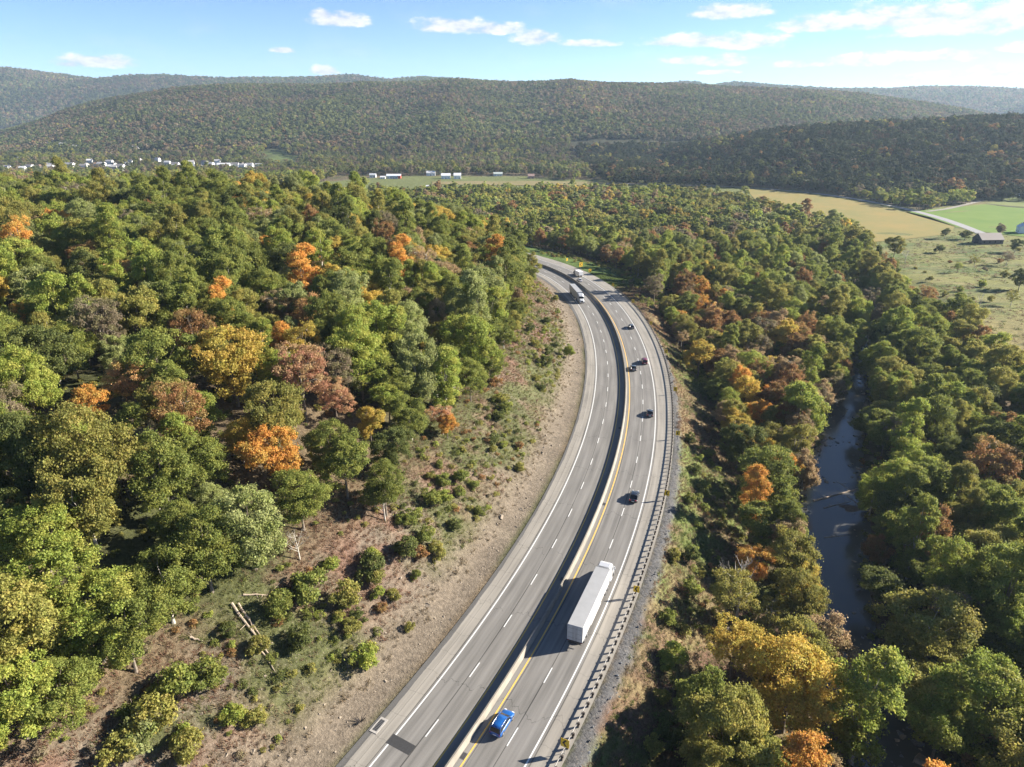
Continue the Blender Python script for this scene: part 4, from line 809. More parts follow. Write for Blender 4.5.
# ------------------------------------------------------------------ stuff: one object per mass, instances on its points
def templ_collection(name, meshes):
    c = bpy.data.collections.new(name)
    for i, m in enumerate(meshes): o = bpy.data.objects.new('%s_%02d' % (name, i), m); c.objects.link(o)
    return c
def stuff(name, coll, P, idx, scl, rot, t1, t2, kind='stuff', label=None, tilt=None, base=None):
    me = bpy.data.meshes.new(name); me.from_pydata([tuple(map(float, p)) for p in P], [], []); n = len(P)
    def fa(nm, ty, key, arr): a = me.attributes.new(nm, ty, 'POINT'); a.data.foreach_set(key, np.asarray(arr, np.int32 if ty == 'INT' else np.float32).ravel())
    fa('idx', 'INT', 'value', idx); fa('scl', 'FLOAT_VECTOR', 'vector', scl); R3 = np.zeros((n, 3)); R3[:, 2] = rot
    if tilt is not None: R3[:, :2] = tilt
    fa('rot', 'FLOAT_VECTOR', 'vector', R3); fa('tint', 'FLOAT_VECTOR', 'vector', t1); fa('tint2', 'FLOAT_VECTOR', 'vector', t2)
    o = link(bpy.data.objects.new(name, me)); o['kind'] = kind
    if label: o['label'] = label
    ng = bpy.data.node_groups.new(name, 'GeometryNodeTree'); ng.interface.new_socket('Geometry', in_out='INPUT', socket_type='NodeSocketGeometry'); ng.interface.new_socket('Geometry', in_out='OUTPUT', socket_type='NodeSocketGeometry')
    N = ng.nodes; L = ng.links; gi = N.new('NodeGroupInput'); go = N.new('NodeGroupOutput'); ip = N.new('GeometryNodeInstanceOnPoints'); ci = N.new('GeometryNodeCollectionInfo')
    ci.inputs['Collection'].default_value = coll; ci.inputs['Separate Children'].default_value = True; ci.inputs['Reset Children'].default_value = True
    def na(nm, ty):
        q = N.new('GeometryNodeInputNamedAttribute'); q.data_type = ty; q.inputs['Name'].default_value = nm; return q.outputs['Attribute']
    ip.inputs['Pick Instance'].default_value = True; L.new(gi.outputs[0], ip.inputs['Points']); L.new(ci.outputs[0], ip.inputs['Instance']); L.new(na('idx', 'INT'), ip.inputs['Instance Index']); L.new(na('rot', 'FLOAT_VECTOR'), ip.inputs['Rotation']); L.new(na('scl', 'FLOAT_VECTOR'), ip.inputs['Scale'])
    L.new(ip.outputs[0], go.inputs[0]); md = o.modifiers.new('scatter', 'NODES'); md.node_group = ng; return o
def joined(cm_, tm_):    # crown and trunk in one mesh for the masses
    V = []; F = []; mi = []; lv = []; cv = []
    a_ = np.empty(len(cm_.vertices)*3); cm_.vertices.foreach_get('co', a_); b_ = np.empty(len(tm_.vertices)*3); tm_.vertices.foreach_get('co', b_); n0 = len(cm_.vertices)
    V = np.vstack([a_.reshape(-1, 3), b_.reshape(-1, 3)]); F = [tuple(p.vertices) for p in cm_.polygons] + [tuple(v+n0 for v in p.vertices) for p in tm_.polygons]; mi = [0]*len(cm_.polygons) + [1]*len(tm_.polygons)
    g_ = lambda nm: np.concatenate([np.array([d.value for d in cm_.attributes[nm].data]), np.zeros(len(tm_.vertices))])
    return tmpl_mesh('tree_mass', V, F, [LEAF, tm_.materials[0]], mi, g_('lv'), g_('cv'))
CN = templ_collection('near_kinds', [joined(k[0], k[1]) for k in KINDS])
def cols(names, r, am=.16):
    q = r.uniform(-am, am, len(names)); return np.array([jit(PAL[n][0], z) for n, z in zip(names, q)]), np.array([jit(PAL[n][1], z) for n, z in zip(names, q)])
a_, b_ = cols([d['c'] for d in REST], rt)
stuff('forest', CN, [(d['x'], d['y'], d['z']) for d in REST], [d['k'] for d in REST], [(d['sc'], d['sc'], d['sc']*d['vz']) for d in REST], rt.uniform(0, 6.28, len(REST)), a_, b_, label='mixed autumn trees filling the hillside and valley behind the nearer ones')
# houses need a yard and an open side towards the fields
YARDS = [(3,170),(22,171),(30,169),(51,167.5),(70,167),(90,163),(84,168.5),(102,166.5),(110,164),(113,168.5),(121,168.5),(119,172),(158,161.5),(168,165),(176,166.5),(185,168.5),(192,166),(198,169),(205,164.5),(211,168),(218,165),(224,167.5),(235,167),(243,168),(250,167.5),(259,168),(65,146),(48,145),(76,148.5),(136,149.5),
         (394,178.5),(373,177.5),(383,179),(431,175.5),(446,178.6),(457.5,178.6),(498,176),(531,178.5),(629.5,181.2),(662,181.5),(700,183),(709,183.5),(800,189.5)]
YP = [cast(*q) for q in YARDS]
def yards(X, Y, top=11.0):
    ok = np.ones(len(X), bool); d0 = np.hypot(X, Y); a0 = np.arctan2(X, Y); zt = height(X, Y) + top
    for p in YP:
        d = math.hypot(p[0], p[1]); a = math.atan2(p[0], p[1]); lat = np.abs(a0-a)*d0
        sight = CAMH - (CAMH - p[2] - 1.5)*d0/d
        ok &= ~((lat < 11) & (d0 < d+9) & (zt > sight) & (d0 > d-420))
    return ok
# middle distance
MK = []
for i in range(6):
    shp = ['broad','broad','wide','tall','open','broad'][i]; V_, F_, lv, cv, lobes, cc = crown_mesh(500+i, [6,5.5,6.6,4.2,5.5,6][i], [9,10,8.5,11,9,9][i], 1500 if shp != 'open' else 800, 1.0, shp, 40, 4.0, 1.7)
    tb = trunk_mb(80+i, lobes[:4], cc, 4.5, .25, 0); tm_ = bpy.data.meshes.new('t'); tm_.from_pydata([tuple(v) for v in tb.V], [], tb.F); tm_.materials.append(BARK); cm_ = tmpl_mesh('c', V_, F_, [LEAF], None, lv, cv); MK.append(joined(cm_, tm_))
CMID = templ_collection('mid_kinds', MK)
town = [cast(px, py)[:2] for px, py in [(-10,160),(140,158),(265,160),(300,164),(300,172),(150,172),(-10,174)]]
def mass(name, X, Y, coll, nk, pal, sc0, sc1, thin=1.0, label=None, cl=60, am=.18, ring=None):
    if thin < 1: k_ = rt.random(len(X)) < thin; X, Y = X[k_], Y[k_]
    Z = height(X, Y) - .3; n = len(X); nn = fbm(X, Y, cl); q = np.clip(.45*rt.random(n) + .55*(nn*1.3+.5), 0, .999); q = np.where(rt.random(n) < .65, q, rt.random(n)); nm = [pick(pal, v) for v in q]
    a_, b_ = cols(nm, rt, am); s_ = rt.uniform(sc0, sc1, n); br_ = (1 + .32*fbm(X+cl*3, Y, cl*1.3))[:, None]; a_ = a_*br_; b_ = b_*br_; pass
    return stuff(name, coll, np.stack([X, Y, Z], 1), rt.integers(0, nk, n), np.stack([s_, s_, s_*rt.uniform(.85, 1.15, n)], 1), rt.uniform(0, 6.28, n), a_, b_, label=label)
X, Y = scatter(-900, 700, 470, 1000, 9.2, rt); Z = height(X, Y); k_ = inview(X, Y, Z+8, 60); ok = k_.copy()
for p in OPEN + [town]: ok &= ~inpoly(X, Y, p)
ok &= riv_d(X, Y) > 0; ybE = np.interp(X, [100,170,320,400,500,900], [960,945,900,800,775,760]); 
# keep the ground between field and dark hill clear of the farm road
ok &= ~((X > 170) & (Y > ybE - 70) & (X < 330) & (Y < ybE-5)); ok[ok] &= yards(X[ok], Y[ok]); ok &= ~((X > 130) & (Y > ybE - 12))
X, Y = X[ok], Y[ok]
mass('forest', X, Y, CMID, 6, MIDP, .65, 1.15, .93, 'mixed green and rusty trees covering the valley floor')
# side flanks between near and middle
X, Y = scatter(-620, 620, 60, 470, 9.0, rt); out = (np.abs(X) > 329); X, Y = X[out], Y[out]; ok, *_ = allowed(X, Y); Z = height(X, Y); ok &= inview(X, Y, Z+8, 60); X, Y = X[ok], Y[ok]
if len(X): mass('forest', X, Y, CMID, 6, LEFTP, .75, 1.15, .95, 'trees at the far flank of the wooded hill')
# foot of the ridge and town surroundings
X, Y = scatter(-1400, 700, 1000, 1550, 10.5, rt); Z = height(X, Y); ok = inview(X, Y, Z+8, 40)
for p in OPEN: ok &= ~inpoly(X, Y, p)
tw = inpoly(X, Y, town); ok &= ~(tw & (rt.random(len(X)) < .62)); ok &= ~((X > 120) & (Y > np.interp(X, [100,170,320,400,500,900], [960,945,900,800,775,760]) - 8))
ok &= ~((Y < 1085) & (X > -260) & (X < 40)); X, Y = X[ok], Y[ok]; ok = yards(X, Y, 8.); X, Y = X[ok], Y[ok]
mass('forest', X, Y, CMID, 6, [('fgreen',.30),('fbrown',.24),('fdark',.14),('olive',.12),('pale',.06),('green',.14)], .6, 1.0, .92, 'trees around the far town and the foot of the ridge', 90)
# dark hill, its shade painted into the leaf colours
X, Y = scatter(130, 1400, 740, 1700, 9.6, rt); Z = height(X, Y); yb_ = np.interp(X, [100,170,320,400,500,900], [960,945,900,800,775,760]); ok = inview(X, Y, Z+8, 40) & (Y > yb_ - 6) & (Y < 1480)
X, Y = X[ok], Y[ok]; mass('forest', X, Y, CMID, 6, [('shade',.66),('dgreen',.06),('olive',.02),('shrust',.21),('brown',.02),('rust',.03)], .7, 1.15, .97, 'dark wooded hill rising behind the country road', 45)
# bright fringe at the foot of the dark hill
fr = []
for i in range(220):
    px = rt.uniform(845, 985); py = rt.uniform(186, 207) if px < 930 else rt.uniform(184, 199); fr.append(bp(px, py, ZF))
fr = np.array(fr); kf = ~inpoly(fr[:, 0], fr[:, 1], pasture); fr = fr[kf]; mass('forest', fr[:, 0], fr[:, 1], CMID, 6, [('olive',.3),('lime',.22),('brown',.30),('pale',.1),('rust',.08)], .5, .85, 1, 'lighter brushy trees between the country road and the dark hill')
# far ridges
FK = []
for i in range(5):
    V_, F_, lv, cv, lobes, cc = crown_mesh(700+i, 6, 9, 110, 3.4, ['broad','broad','wide','tall','cone'][i], 24, 2.5, 1.6); FK.append(tmpl_mesh('f', V_, F_, [LEAF], None, lv, cv))
CFAR = templ_collection('far_kinds', FK)
X, Y = scatter(-2400, 2600, 1380, 2720, 9.6, rt); Z = height(X, Y); ok = inview(X, Y, Z+8, 20) & (Z > -13.5)
yb_ = np.interp(X, [-2500,-700,-300,300,900,3000], [1500,1480,1420,1300,1500,1700]); ok &= (Y > yb_ - 150) & ~((X > -1400) & (X < 700) & (Y < 1550))
for p in OPEN: ok &= ~inpoly(X, Y, p)
X, Y = X[ok], Y[ok]; mass('forest', X, Y, CFAR, 5, FARP, .5, 1.05, 1, 'continuous forest covering the long ridge', 170, .22)
X, Y = scatter(-4300, 5200, 2850, 5000, 24., rt); Z = height(X, Y); ok = inview(X, Y, Z+8, 20) & (Z > 5); X, Y = X[ok], Y[ok]; mass('forest', X, Y, CFAR, 5, FARP, 1.3, 2.0, 1, 'forest on the farthest ridges', 300, .2)

# ------------------------------------------------------------------ shrubs
SHR = [(310,592,2.6,'green','round'),(282,612,2.2,'green','round'),(372,570,2.2,'dgreen','dark'),(405,552,2.0,'dgreen','dark'),(300,640,1.9,'dgreen','dark'),(365,657,2.0,'lime','bright'),(205,680,2.4,'green','round'),(175,695,2.3,'green','leafy'),(190,760,1.9,'olive','low'),
       (232,718,1.5,'lime','yellowing'),(255,724,1.3,'olive','low'),(345,600,2.2,'olive','leafy'),(330,570,1.4,'lime','small'),(240,560,2.3,'green','leafy'),(430,500,1.8,'green','leafy'),(410,520,1.7,'green','small'),(455,525,1.3,'dgreen','dark'),(375,585,1.5,'olive','small'),
       (395,600,1.2,'olive','tiny'),(382,612,1.0,'rust','tiny'),(350,628,1.4,'olive','low'),(410,630,.9,'olive','tiny'),(460,480,1.6,'green','small'),(545,365,1.9,'dgreen','dark'),(556,345,1.5,'dgreen','dark'),(568,352,1.4,'green','round'),(531,330,1.6,'dgreen','dark'),(546,322,1.6,'dgreen','dark'),
       (535,345,1.5,'olive','leafy'),(541,388,1.2,'dgreen','small'),(500,400,1.6,'olive','leafy'),(520,300,1.8,'dgreen','dark'),(555,300,1.5,'olive','leafy'),(150,725,2.6,'olive','spreading'),(140,745,2.2,'pale','grey-green'),(120,752,2.0,'olive','low'),(520,470,1.2,'olive','small'),(440,560,1.2,'olive','small'),
       (666,670,1.1,'lime','bright'),(671,655,1.2,'green','bright'),(668,620,1.4,'green','small'),(690,590,1.6,'green','leafy'),(690,560,1.7,'dgreen','dark'),(662,702,1.2,'olive','low'),(690,500,1.5,'green','leafy'),(695,470,1.6,'dgreen','dark'),(690,440,1.5,'dgreen','dark'),
       (675,560,1.3,'olive','low'),(672,660,1.9,'lime','bright'),(652,745,1.4,'olive','leafy'),(672,735,2.2,'dgreen','dark'),(690,700,2.0,'olive','leafy'),(940,250,3.0,'dgreen','dark'),(965,237,4.2,'dgreen','big dark'),(982,285,2.2,'lime','pale'),(1005,275,2.2,'olive','thin'),(945,295,1.4,'olive','low'),(930,280,1.6,'olive','low'),(1000,262,1.7,'rust','brown'),(915,268,1.2,'olive','small'),(925,272,1.0,'olive','small'),(960,290,1.6,'lime','yellow'),(972,300,1.3,'olive','low'),(990,300,1.8,'olive','thin'),(1015,292,1.5,'olive','thin'),(950,262,1.2,'rust','brown'),(970,262,1.4,'brown','twiggy'),(985,270,1.6,'brown','twiggy'),(1010,258,1.8,'brown','twiggy'),(1018,250,1.8,'olive','leafy'),(935,310,1.0,'olive','tiny'),(990,330,1.2,'olive','tiny'),(1000,345,1.4,'olive','low'),(975,345,1.1,'olive','low')]
SHA = [(240,640,'the fallen logs'),(382,727,'the storm drain'),(545,345,'the upper cut slope'),(500,420,'the lower cut slope'),(365,620,'the middle of the cut slope'),(640,640,'the weedy bank beside the semi-truck'),(690,480,'the bank opposite the black car'),(985,250,'the barn'),(205,700,'the foot of the hillside wood'),(140,740,'the bottom left clearing')]
def place_shrub(px, py, r_, c_, w_, i):
    p = cast(px, py, r_*.6); e = empty('shrub', (p[0], p[1], hz(p[0], p[1])-.1), rt.uniform(0, 6.28)); r_ *= 1.35; q = r_/1.75; e.scale = (q*rt.uniform(.9, 1.15), q*rt.uniform(.9, 1.15), q*rt.uniform(.85, 1.15))
    a_ = min(SHA, key=lambda a_: math.hypot(px-a_[0], py-a_[1])); dw = dirword(px-a_[0], py-a_[1]); key = (w_, c_, dw, a_[2]); n_ = cnt.get(key, 0); cnt[key] = n_+1
    tag(e, f"{ORD[n_]}{w_} {WORD[c_].replace('dark green','deep-green') } shrub {'out ' if n_ else ''}{dw} {a_[2]}", 'shrub', 'shrubs on the open slopes')
    cm_, sm = BUSH[i % 5]; o = link(bpy.data.objects.new('foliage', cm_), e); a_, b_ = tint_of(c_, rt.uniform(-.12, .12)); o['tint'] = a_; o['tint2'] = b_; link(bpy.data.objects.new('stem', sm), e)
for i in range(62):
    t_ = T_CAM + rt.uniform(-38, 215); e0 = float(edge_s(t_)); s_ = rt.uniform(e0 - 1, -20.5 if i % 3 else -24); x, y = road_at(t_, s_); r0 = rt.uniform(.6, 1.5)*(1 if s_ > e0+7 else 1.25); q = pj([[x, y, hz(x, y) + r0*.6]])[0]
    if not (-5 < q[0] < W and 0 < q[1] < H): continue
    if min(math.hypot(q[0]-b_[0], q[1]-b_[1]) for b_ in SHR) < 9: continue
    SHR.append((float(q[0]), float(q[1]), r0, ['green','olive','dgreen','lime','olive','green','rust'][i % 7], ['round','low','leafy','small','straggly'][i % 5]))
for i, q in enumerate(SHR): place_shrub(*q, i)
# small tree alone on the upper cut slope
def solo(px, py, k_, r_, c_, lab, hc=6, name='tree'):
    p = cast(px, py, hc); e = empty(name, (p[0], p[1], hz(p[0], p[1])), rt.uniform(0, 6.28)); q = r_/KINDS[k_][2]; e.scale = (q, q, q); tag(e, lab, 'tree'); o = link(bpy.data.objects.new('crown', KINDS[k_][0]), e); a_, b_ = tint_of(c_, 0); o['tint'] = a_; o['tint2'] = b_; link(bpy.data.objects.new('trunk', KINDS[k_][1]), e)
solo(569, 352, 3, 2.1, 'lime', 'small lone sapling with a light green crown on the upper cut slope', 3)
solo(1000, 232, 3, 4.0, 'brown', 'thin brown tree between the dark barn and the grey house', 4); solo(1016, 247, 1, 4.5, 'dgreen', 'dark green tree right of the barn at the frame edge', 4)
solo(975, 262, 9, 3.0, 'olive', 'thin olive tree in the pasture under the barn', 3); solo(958, 268, 8, 2.6, 'lime', 'small yellow-green tree in the pasture brush', 3); solo(945, 236, 0, 3.6, 'dgreen', 'dark bushy tree left of the barn at the road end', 3); solo(1012, 300, 9, 3.2, 'olive', 'sparse olive tree in the lower pasture near the frame edge', 3)
# bare trees
def bare(px, py, k_, sc_, lab):
    p = cast(px, py, 0.5); e = empty('bare_tree', (p[0], p[1], hz(p[0], p[1])-.1), rt.uniform(0, 6.28)); e.scale = (sc_,)*3; tag(e, lab, 'bare tree', 'leafless pale trees'); link(bpy.data.objects.new('branches', BARE[k_]), e)
bare(163, 530, 0, .95, 'bare white-barked tree standing in the hillside wood'); bare(736, 625, 2, 1.1, 'bare pale tree among brush between road and river'); bare(10, 250, 1, 1.1, 'bare grey tree at the far left skyline'); bare(20, 245, 2, .9, 'second bare grey tree at the far left skyline, shorter')
bare(155, 215, 0, .8, 'bare grey snag on the skyline left of the silvery crown'); bare(195, 213, 0, .9, 'bare grey trunk on the skyline between green crowns'); bare(215, 215, 1, 1.1, 'bare pale trunk on the skyline right of the silvery crown'); bare(385, 520, 1, .7, 'small bare tree at the forest edge above the cut')
bare(905, 262, 1, .9, 'leafless leaning tree beside the lone pasture tree'); bare(980, 305, 1, .7, 'small bare tree in the pasture below the barn'); bare(300, 560, 1, .6, 'short bare tree above the round slope shrubs'); bare(795, 590, 1, .8, 'grey bare tree overhanging the river water')

# ------------------------------------------------------------------ fallen logs, driftwood, dead bush
LOGM = mat('weathered_log', (.30,.24,.18), .9, noise=.4, nscale=4)
def log(pa, pb, r0, label, z=.15, br=4):
    A = cast(*pa, .1); B = cast(*pb, .1); d = B-A; n = 6; pts = []
    for i in range(n):
        p = A + d*i/(n-1); x, y = p[0] + rt.uniform(-.1, .1), p[1] + rt.uniform(-.1, .1); pts.append(np.array([x, y, max(hz(x, y), -14.2) + r0*.7 + z*.3]))
    o0 = pts[0].copy(); b = MB(); b.tube([p-o0 for p in pts], list(np.linspace(r0, r0*.4, n)), 8)
    for i in range(br):
        q = pts[1 + i % (n-2)] - o0; v = np.array([rt.uniform(-1, 1), rt.uniform(-1, 1), rt.uniform(.1, .7)]); b.tube([q, q+v*rt.uniform(.8, 2.2)], [r0*.35, .02], 4)
    o = b.build('fallen_log', LOGM); o.location = o0; tag(o, label, 'log', 'dead wood')
log((232,606), (270,660), .24, 'longest fallen log pointing down the cut slope'); log((238,604), (262,640), .2, 'fallen log lying beside the longest one, on its upper side'); log((243,598), (276,601), .16, 'pale fallen log lying level above the other two'); log((262,655), (277,676), .13, 'dark broken log end below the longest log', br=1)
log((132,722), (140,700), .15, 'thin log in the bottom left clearing'); log((190,640), (203,645), .17, 'short brown log near the forest edge by the clearing', br=1); log((108,735), (122,737), .12, 'small pale stick log in the lower left clearing', br=1)
log((812,508), (858,494), .3, 'thick driftwood trunk across the river shallows', br=8); log((822,516), (850,508), .22, 'brown driftwood trunk just below the thick one in the river', br=6); log((823,546), (846,544), .2, 'thin driftwood branch lying alone in the river', br=3); log((836,488), (852,498), .15, 'thin driftwood branch above the thick trunk', br=5)
bc = bp(852, 508, -14); b_v = []; b_f = []
for j in range(5):
    for i in range(16):
        a_ = i/16*6.283; rr_ = (1 - j/4.6)*(1 + .25*math.sin(a_*3+1) + .15*math.sin(a_*5)); b_v.append((bc[0] + math.cos(a_)*4.6*rr_, bc[1] + math.sin(a_)*2.6*rr_, -14.35 + .62*math.sin(j/4*1.57) + .05*math.sin(i*2.1+j)))
for j in range(4):
    for i in range(16): b_f.append((j*16+i, j*16+(i+1) % 16, j*16+16+(i+1) % 16, j*16+16+i))
b_f.append(tuple(64+i for i in range(16))); o = mesh_obj('gravel_bar', b_v, b_f, mat('river_mud', (.12,.085,.06), .95, noise=.4, nscale=1.5, bump=.5, bscale=4), smooth=True); o['kind'] = 'structure'
log((846,503), (870,512), .18, 'dark driftwood lying on the brown gravel bar in the river', br=6)
t, s = pix_ts(369, 727); x, y = road_at(t, -14.8); b = MB()
for i in range(26):
    a_ = rt.uniform(0, 6.28); q = np.array([0, 0, .1]); v = np.array([math.cos(a_)*.8, math.sin(a_)*.8, rt.uniform(.4, 1)]); b.tube([q, q+v*.6, q+v*rt.uniform(.9, 1.4) + [0, 0, .1]], [.04, .025, .01], 4)
o = b.build('dead_bush', mat('dead_wood', (.05,.04,.035), .9)); o.location = (x, y, hz(x, y)); tag(o, 'dark leafless bush beside the storm drain at the road edge', 'dead bush')

# ------------------------------------------------------------------ grass, rubble, undergrowth (uncountable)
def tuft_mesh(seed, nb, h_, w_, spread):
    r = np.random.default_rng(seed); V = []; F = []; lv = []
    for i in range(nb):
        a_ = r.uniform(0, 6.28); p = np.array([r.normal()*spread, r.normal()*spread, -.05]); d = np.array([math.cos(a_), math.sin(a_), 0]); hh = h_*r.uniform(.5, 1.2); n = np.array([-d[1], d[0], 0])*w_*.5
        q = p + d*hh*.35 + [0, 0, hh*.7]; e_ = p + d*hh*.8 + [0, 0, hh*.85]; k_ = len(V); V += [p-n, p+n, q+n*.8, q-n*.8, e_]; F += [(k_, k_+1, k_+2, k_+3), (k_+3, k_+2, k_+4)]; lv += [r.random()]*5
    return tmpl_mesh('tuft', np.array(V), F, [LEAF], None, np.array(lv), np.array(lv))
CT = templ_collection('tufts', [tuft_mesh(i, 26, .42, .07, .28) for i in range(4)])
STR = {'straw': ((.21,.165,.095),(.175,.13,.075)), 'sand': ((.20,.16,.108),(.18,.14,.095)), 'gr': ((.14,.16,.05),(.18,.17,.06)), 'rd': ((.19,.10,.065),(.22,.15,.085)), 'gr2': ((.085,.125,.03),(.11,.14,.035))}; PAL.update(STR)
X, Y = scatter(-90, 110, 30, 420, .78, rt); t, s = road_ts(X, Y); Z = height(X, Y); nn = fbm(X, Y, 9) + .6*fbm(X+200, Y-90, 30); rr = rt.random(len(X))
L_ok = (s < -17) & (s > edge_s(t) - 12) & (rr < np.interp(-s, [17, 22, 30, 50], [.15, .6, .95, .98])); R_ok = (s > 15.3 + .8*nn) & (s < 34) & (riv_d(X, Y) > .5)
ok = (L_ok | R_ok) & inview(X, Y, Z, 10, 10) & (Y < 360); X, Y, Z, s, nn, rr, t = X[ok], Y[ok], Z[ok], s[ok], nn[ok], rt.random(ok.sum()), t[ok]; nm = []
for i in range(len(X)):
    q = nn[i]*.9 + rr[i]*.8 - .35
    if s[i] > 0: nm.append('gr2' if q > .42 or t[i]-T_CAM > 270 else 'gr' if q > .25 else 'rd' if q < -.12 else 'straw')
    else: nm.append('gr' if q > .2 and s[i] < -20 else 'rd' if q < -.12 and s[i] < -20 else 'straw' if s[i] < -23 or q > 0 else 'sand')
a_, b_ = cols(nm, rt, .2); n = len(X); q = rt.uniform(.5, 1.25, n); print('tufts', n)
stuff('grass', CT, np.stack([X, Y, Z], 1), rt.integers(0, 4, n), np.stack([q, q, q*rt.uniform(.6, 1.2, n)], 1), rt.uniform(0, 6.28, n), a_, b_, label='dry straw and green grass tufts on the cut slope and roadside bank')
# undergrowth: low leafy clumps
UB = []
for i in range(3): V_, F_, lv, cv, lobes, cc = crown_mesh(900+i, 1.0, .9, 420, .22, 'bush', 18, 0.0, .5); UB.append(tmpl_mesh('u', V_, F_, [LEAF], None, lv, cv))
CU = templ_collection('undergrowth_kinds', UB)
X, Y = scatter(-150, 150, 25, 420, 2.6, rt); t, s = road_ts(X, Y); Z = height(X, Y); rd = riv_d(X, Y); nn = fbm(X+11, Y+5, 18); es = edge_s(t)
ok = (((s < -20.5) & (s > es-2) & (nn + rt.random(len(X))*.5 > .16)) | ((s <= es-2) & (rt.random(len(X)) < .5) & (s > -130)) | ((s > 20) & (s < 30) & (nn + rt.random(len(X))*.5 > .42)) | ((s >= 30) & (rd > -.8) & (rt.random(len(X)) < .75))) & inview(X, Y, Z, 10, 10)
X, Y, Z, s = X[ok], Y[ok], Z[ok], s[ok]; n = len(X); nm = [pick([('green',.3),('olive',.28),('lime',.1),('dgreen',.12),('rust',.1),('brown',.1)], v) for v in rt.random(n)]; a_, b_ = cols(nm, rt, .2); q = rt.uniform(.45, 1.25, n)*np.where((s < 0), .8, 1.15); print('under', n)
stuff('undergrowth', CU, np.stack([X, Y, Z], 1), rt.integers(0, 3, n), np.stack([q, q, q], 1), rt.uniform(0, 6.28, n), a_, b_, label='low leafy undergrowth among the trees and on the slopes')
X, Y = scatter(100, 620, 200, 900, 3.4, rt); ok = inpoly(X, Y, pasture) & (Y < 640) & (fbm(X, Y, 20) + rt.random(len(X))*.9 > .42); X, Y = X[ok], Y[ok]; Z = height(X, Y); ok = inview(X, Y, Z, 10, 10); X, Y, Z = X[ok], Y[ok], Z[ok]
fp = [bp(*q, ZF)[:2] for q in [(745,187),(850,196),(930,205),(1000,195),(1180,200),(1180,242),(1024,238),(955,230),(948,236),(900,241),(865,244),(835,237),(800,223),(760,206)]]; ok = ~inpoly(X, Y, fp); X, Y, Z = X[ok], Y[ok], Z[ok]
n = len(X); nm = [pick([('gr',.35),('straw',.3),('gr2',.2),('rd',.15)], v) for v in rt.random(n)]; a_, b_ = cols(nm, rt, .2); q = rt.uniform(1.2, 3.0, n); print('pasture', n)
stuff('grass', CT, np.stack([X, Y, Z], 1), rt.integers(0, 4, n), np.stack([q, q, q*.6], 1), rt.uniform(0, 6.28, n), a_, b_, label='rough tussocks of grass over the pasture')
# rubble
RM = []
ROCK = mat('rock', (.22,.18,.135), .95, noise=.35, nscale=2); ROCK2 = mat('grey_rock', (.13,.135,.145), .95, noise=.4, nscale=2)
for i in range(6):
    r = np.random.default_rng(i); b_ = MB().box(-.5, .5, -.4, .4, -.3, .3, .1, .1); V_ = np.array(b_.V) + r.normal(size=(8, 3))*.12; RM.append(tmpl_mesh('r', V_, b_.F, [ROCK if i < 3 else ROCK2]))
CRK = templ_collection('rocks', RM)
X, Y = scatter(-60, 70, 30, 360, .62, rt); t, s = road_ts(X, Y); rr = rt.random(len(X)); Z = height(X, Y)
lo = (s < -14.0) & (s > -34) & (rr < np.interp(-s, [14, 18, 24, 34], [.22, .16, .06, .01])); ro = (s > 14.4) & (s < 16.0) & (rr < .35) & (t - T_CAM < 262); ok = (lo | ro) & inview(X, Y, Z, 10, 10); X, Y, Z, s = X[ok], Y[ok], Z[ok], s[ok]; n = len(X); q = rt.gamma(2.0, .09, n) + .06; print('rocks', n)
ix = rt.integers(0, 3, n) + np.where(s > 0, 3, 0)
stuff('rubble', CRK, np.stack([X, Y, Z], 1), ix, np.stack([q, q, q*.8], 1), rt.uniform(0, 6.28, n), np.zeros((n, 3)), np.zeros((n, 3)), label='loose stones at the foot of the cut and behind the guardrail', tilt=rt.uniform(-.5, .5, (n, 2)))

X, Y = scatter(40, 200, 60, 330, 1.5, rt); rd = riv_d(X, Y); gap = fbm(X, Y, 16); ok = (rd < .6) & (rd > -3.2 + np.where(gap > .12, -1.5, 1.2)) & (rt.random(len(X)) < .6) & inview(X, Y, X*0-14, 10, 10); X, Y = X[ok], Y[ok]; n = len(X); q = rt.gamma(2.2, .22, n) + .15
stuff('rubble', CRK, np.stack([X, Y, X*0-14.05], 1), rt.integers(0, 6, n), np.stack([q, q, q*.6], 1), rt.uniform(0, 6.28, n), np.zeros((n, 3)), np.zeros((n, 3)), label='stones in the shallows along the river banks', tilt=rt.uniform(-.4, .4, (n, 2)))

# ------------------------------------------------------------------ fields and country road
def field(name, pix, c, z, c2): 
    P = [bp(px, py, ZF) for px, py in pix]; sheet([(p[0], p[1], ZF + z) for p in P], name, mat(name, c, .95, spec=.1, col2=c2, nscale=.035))
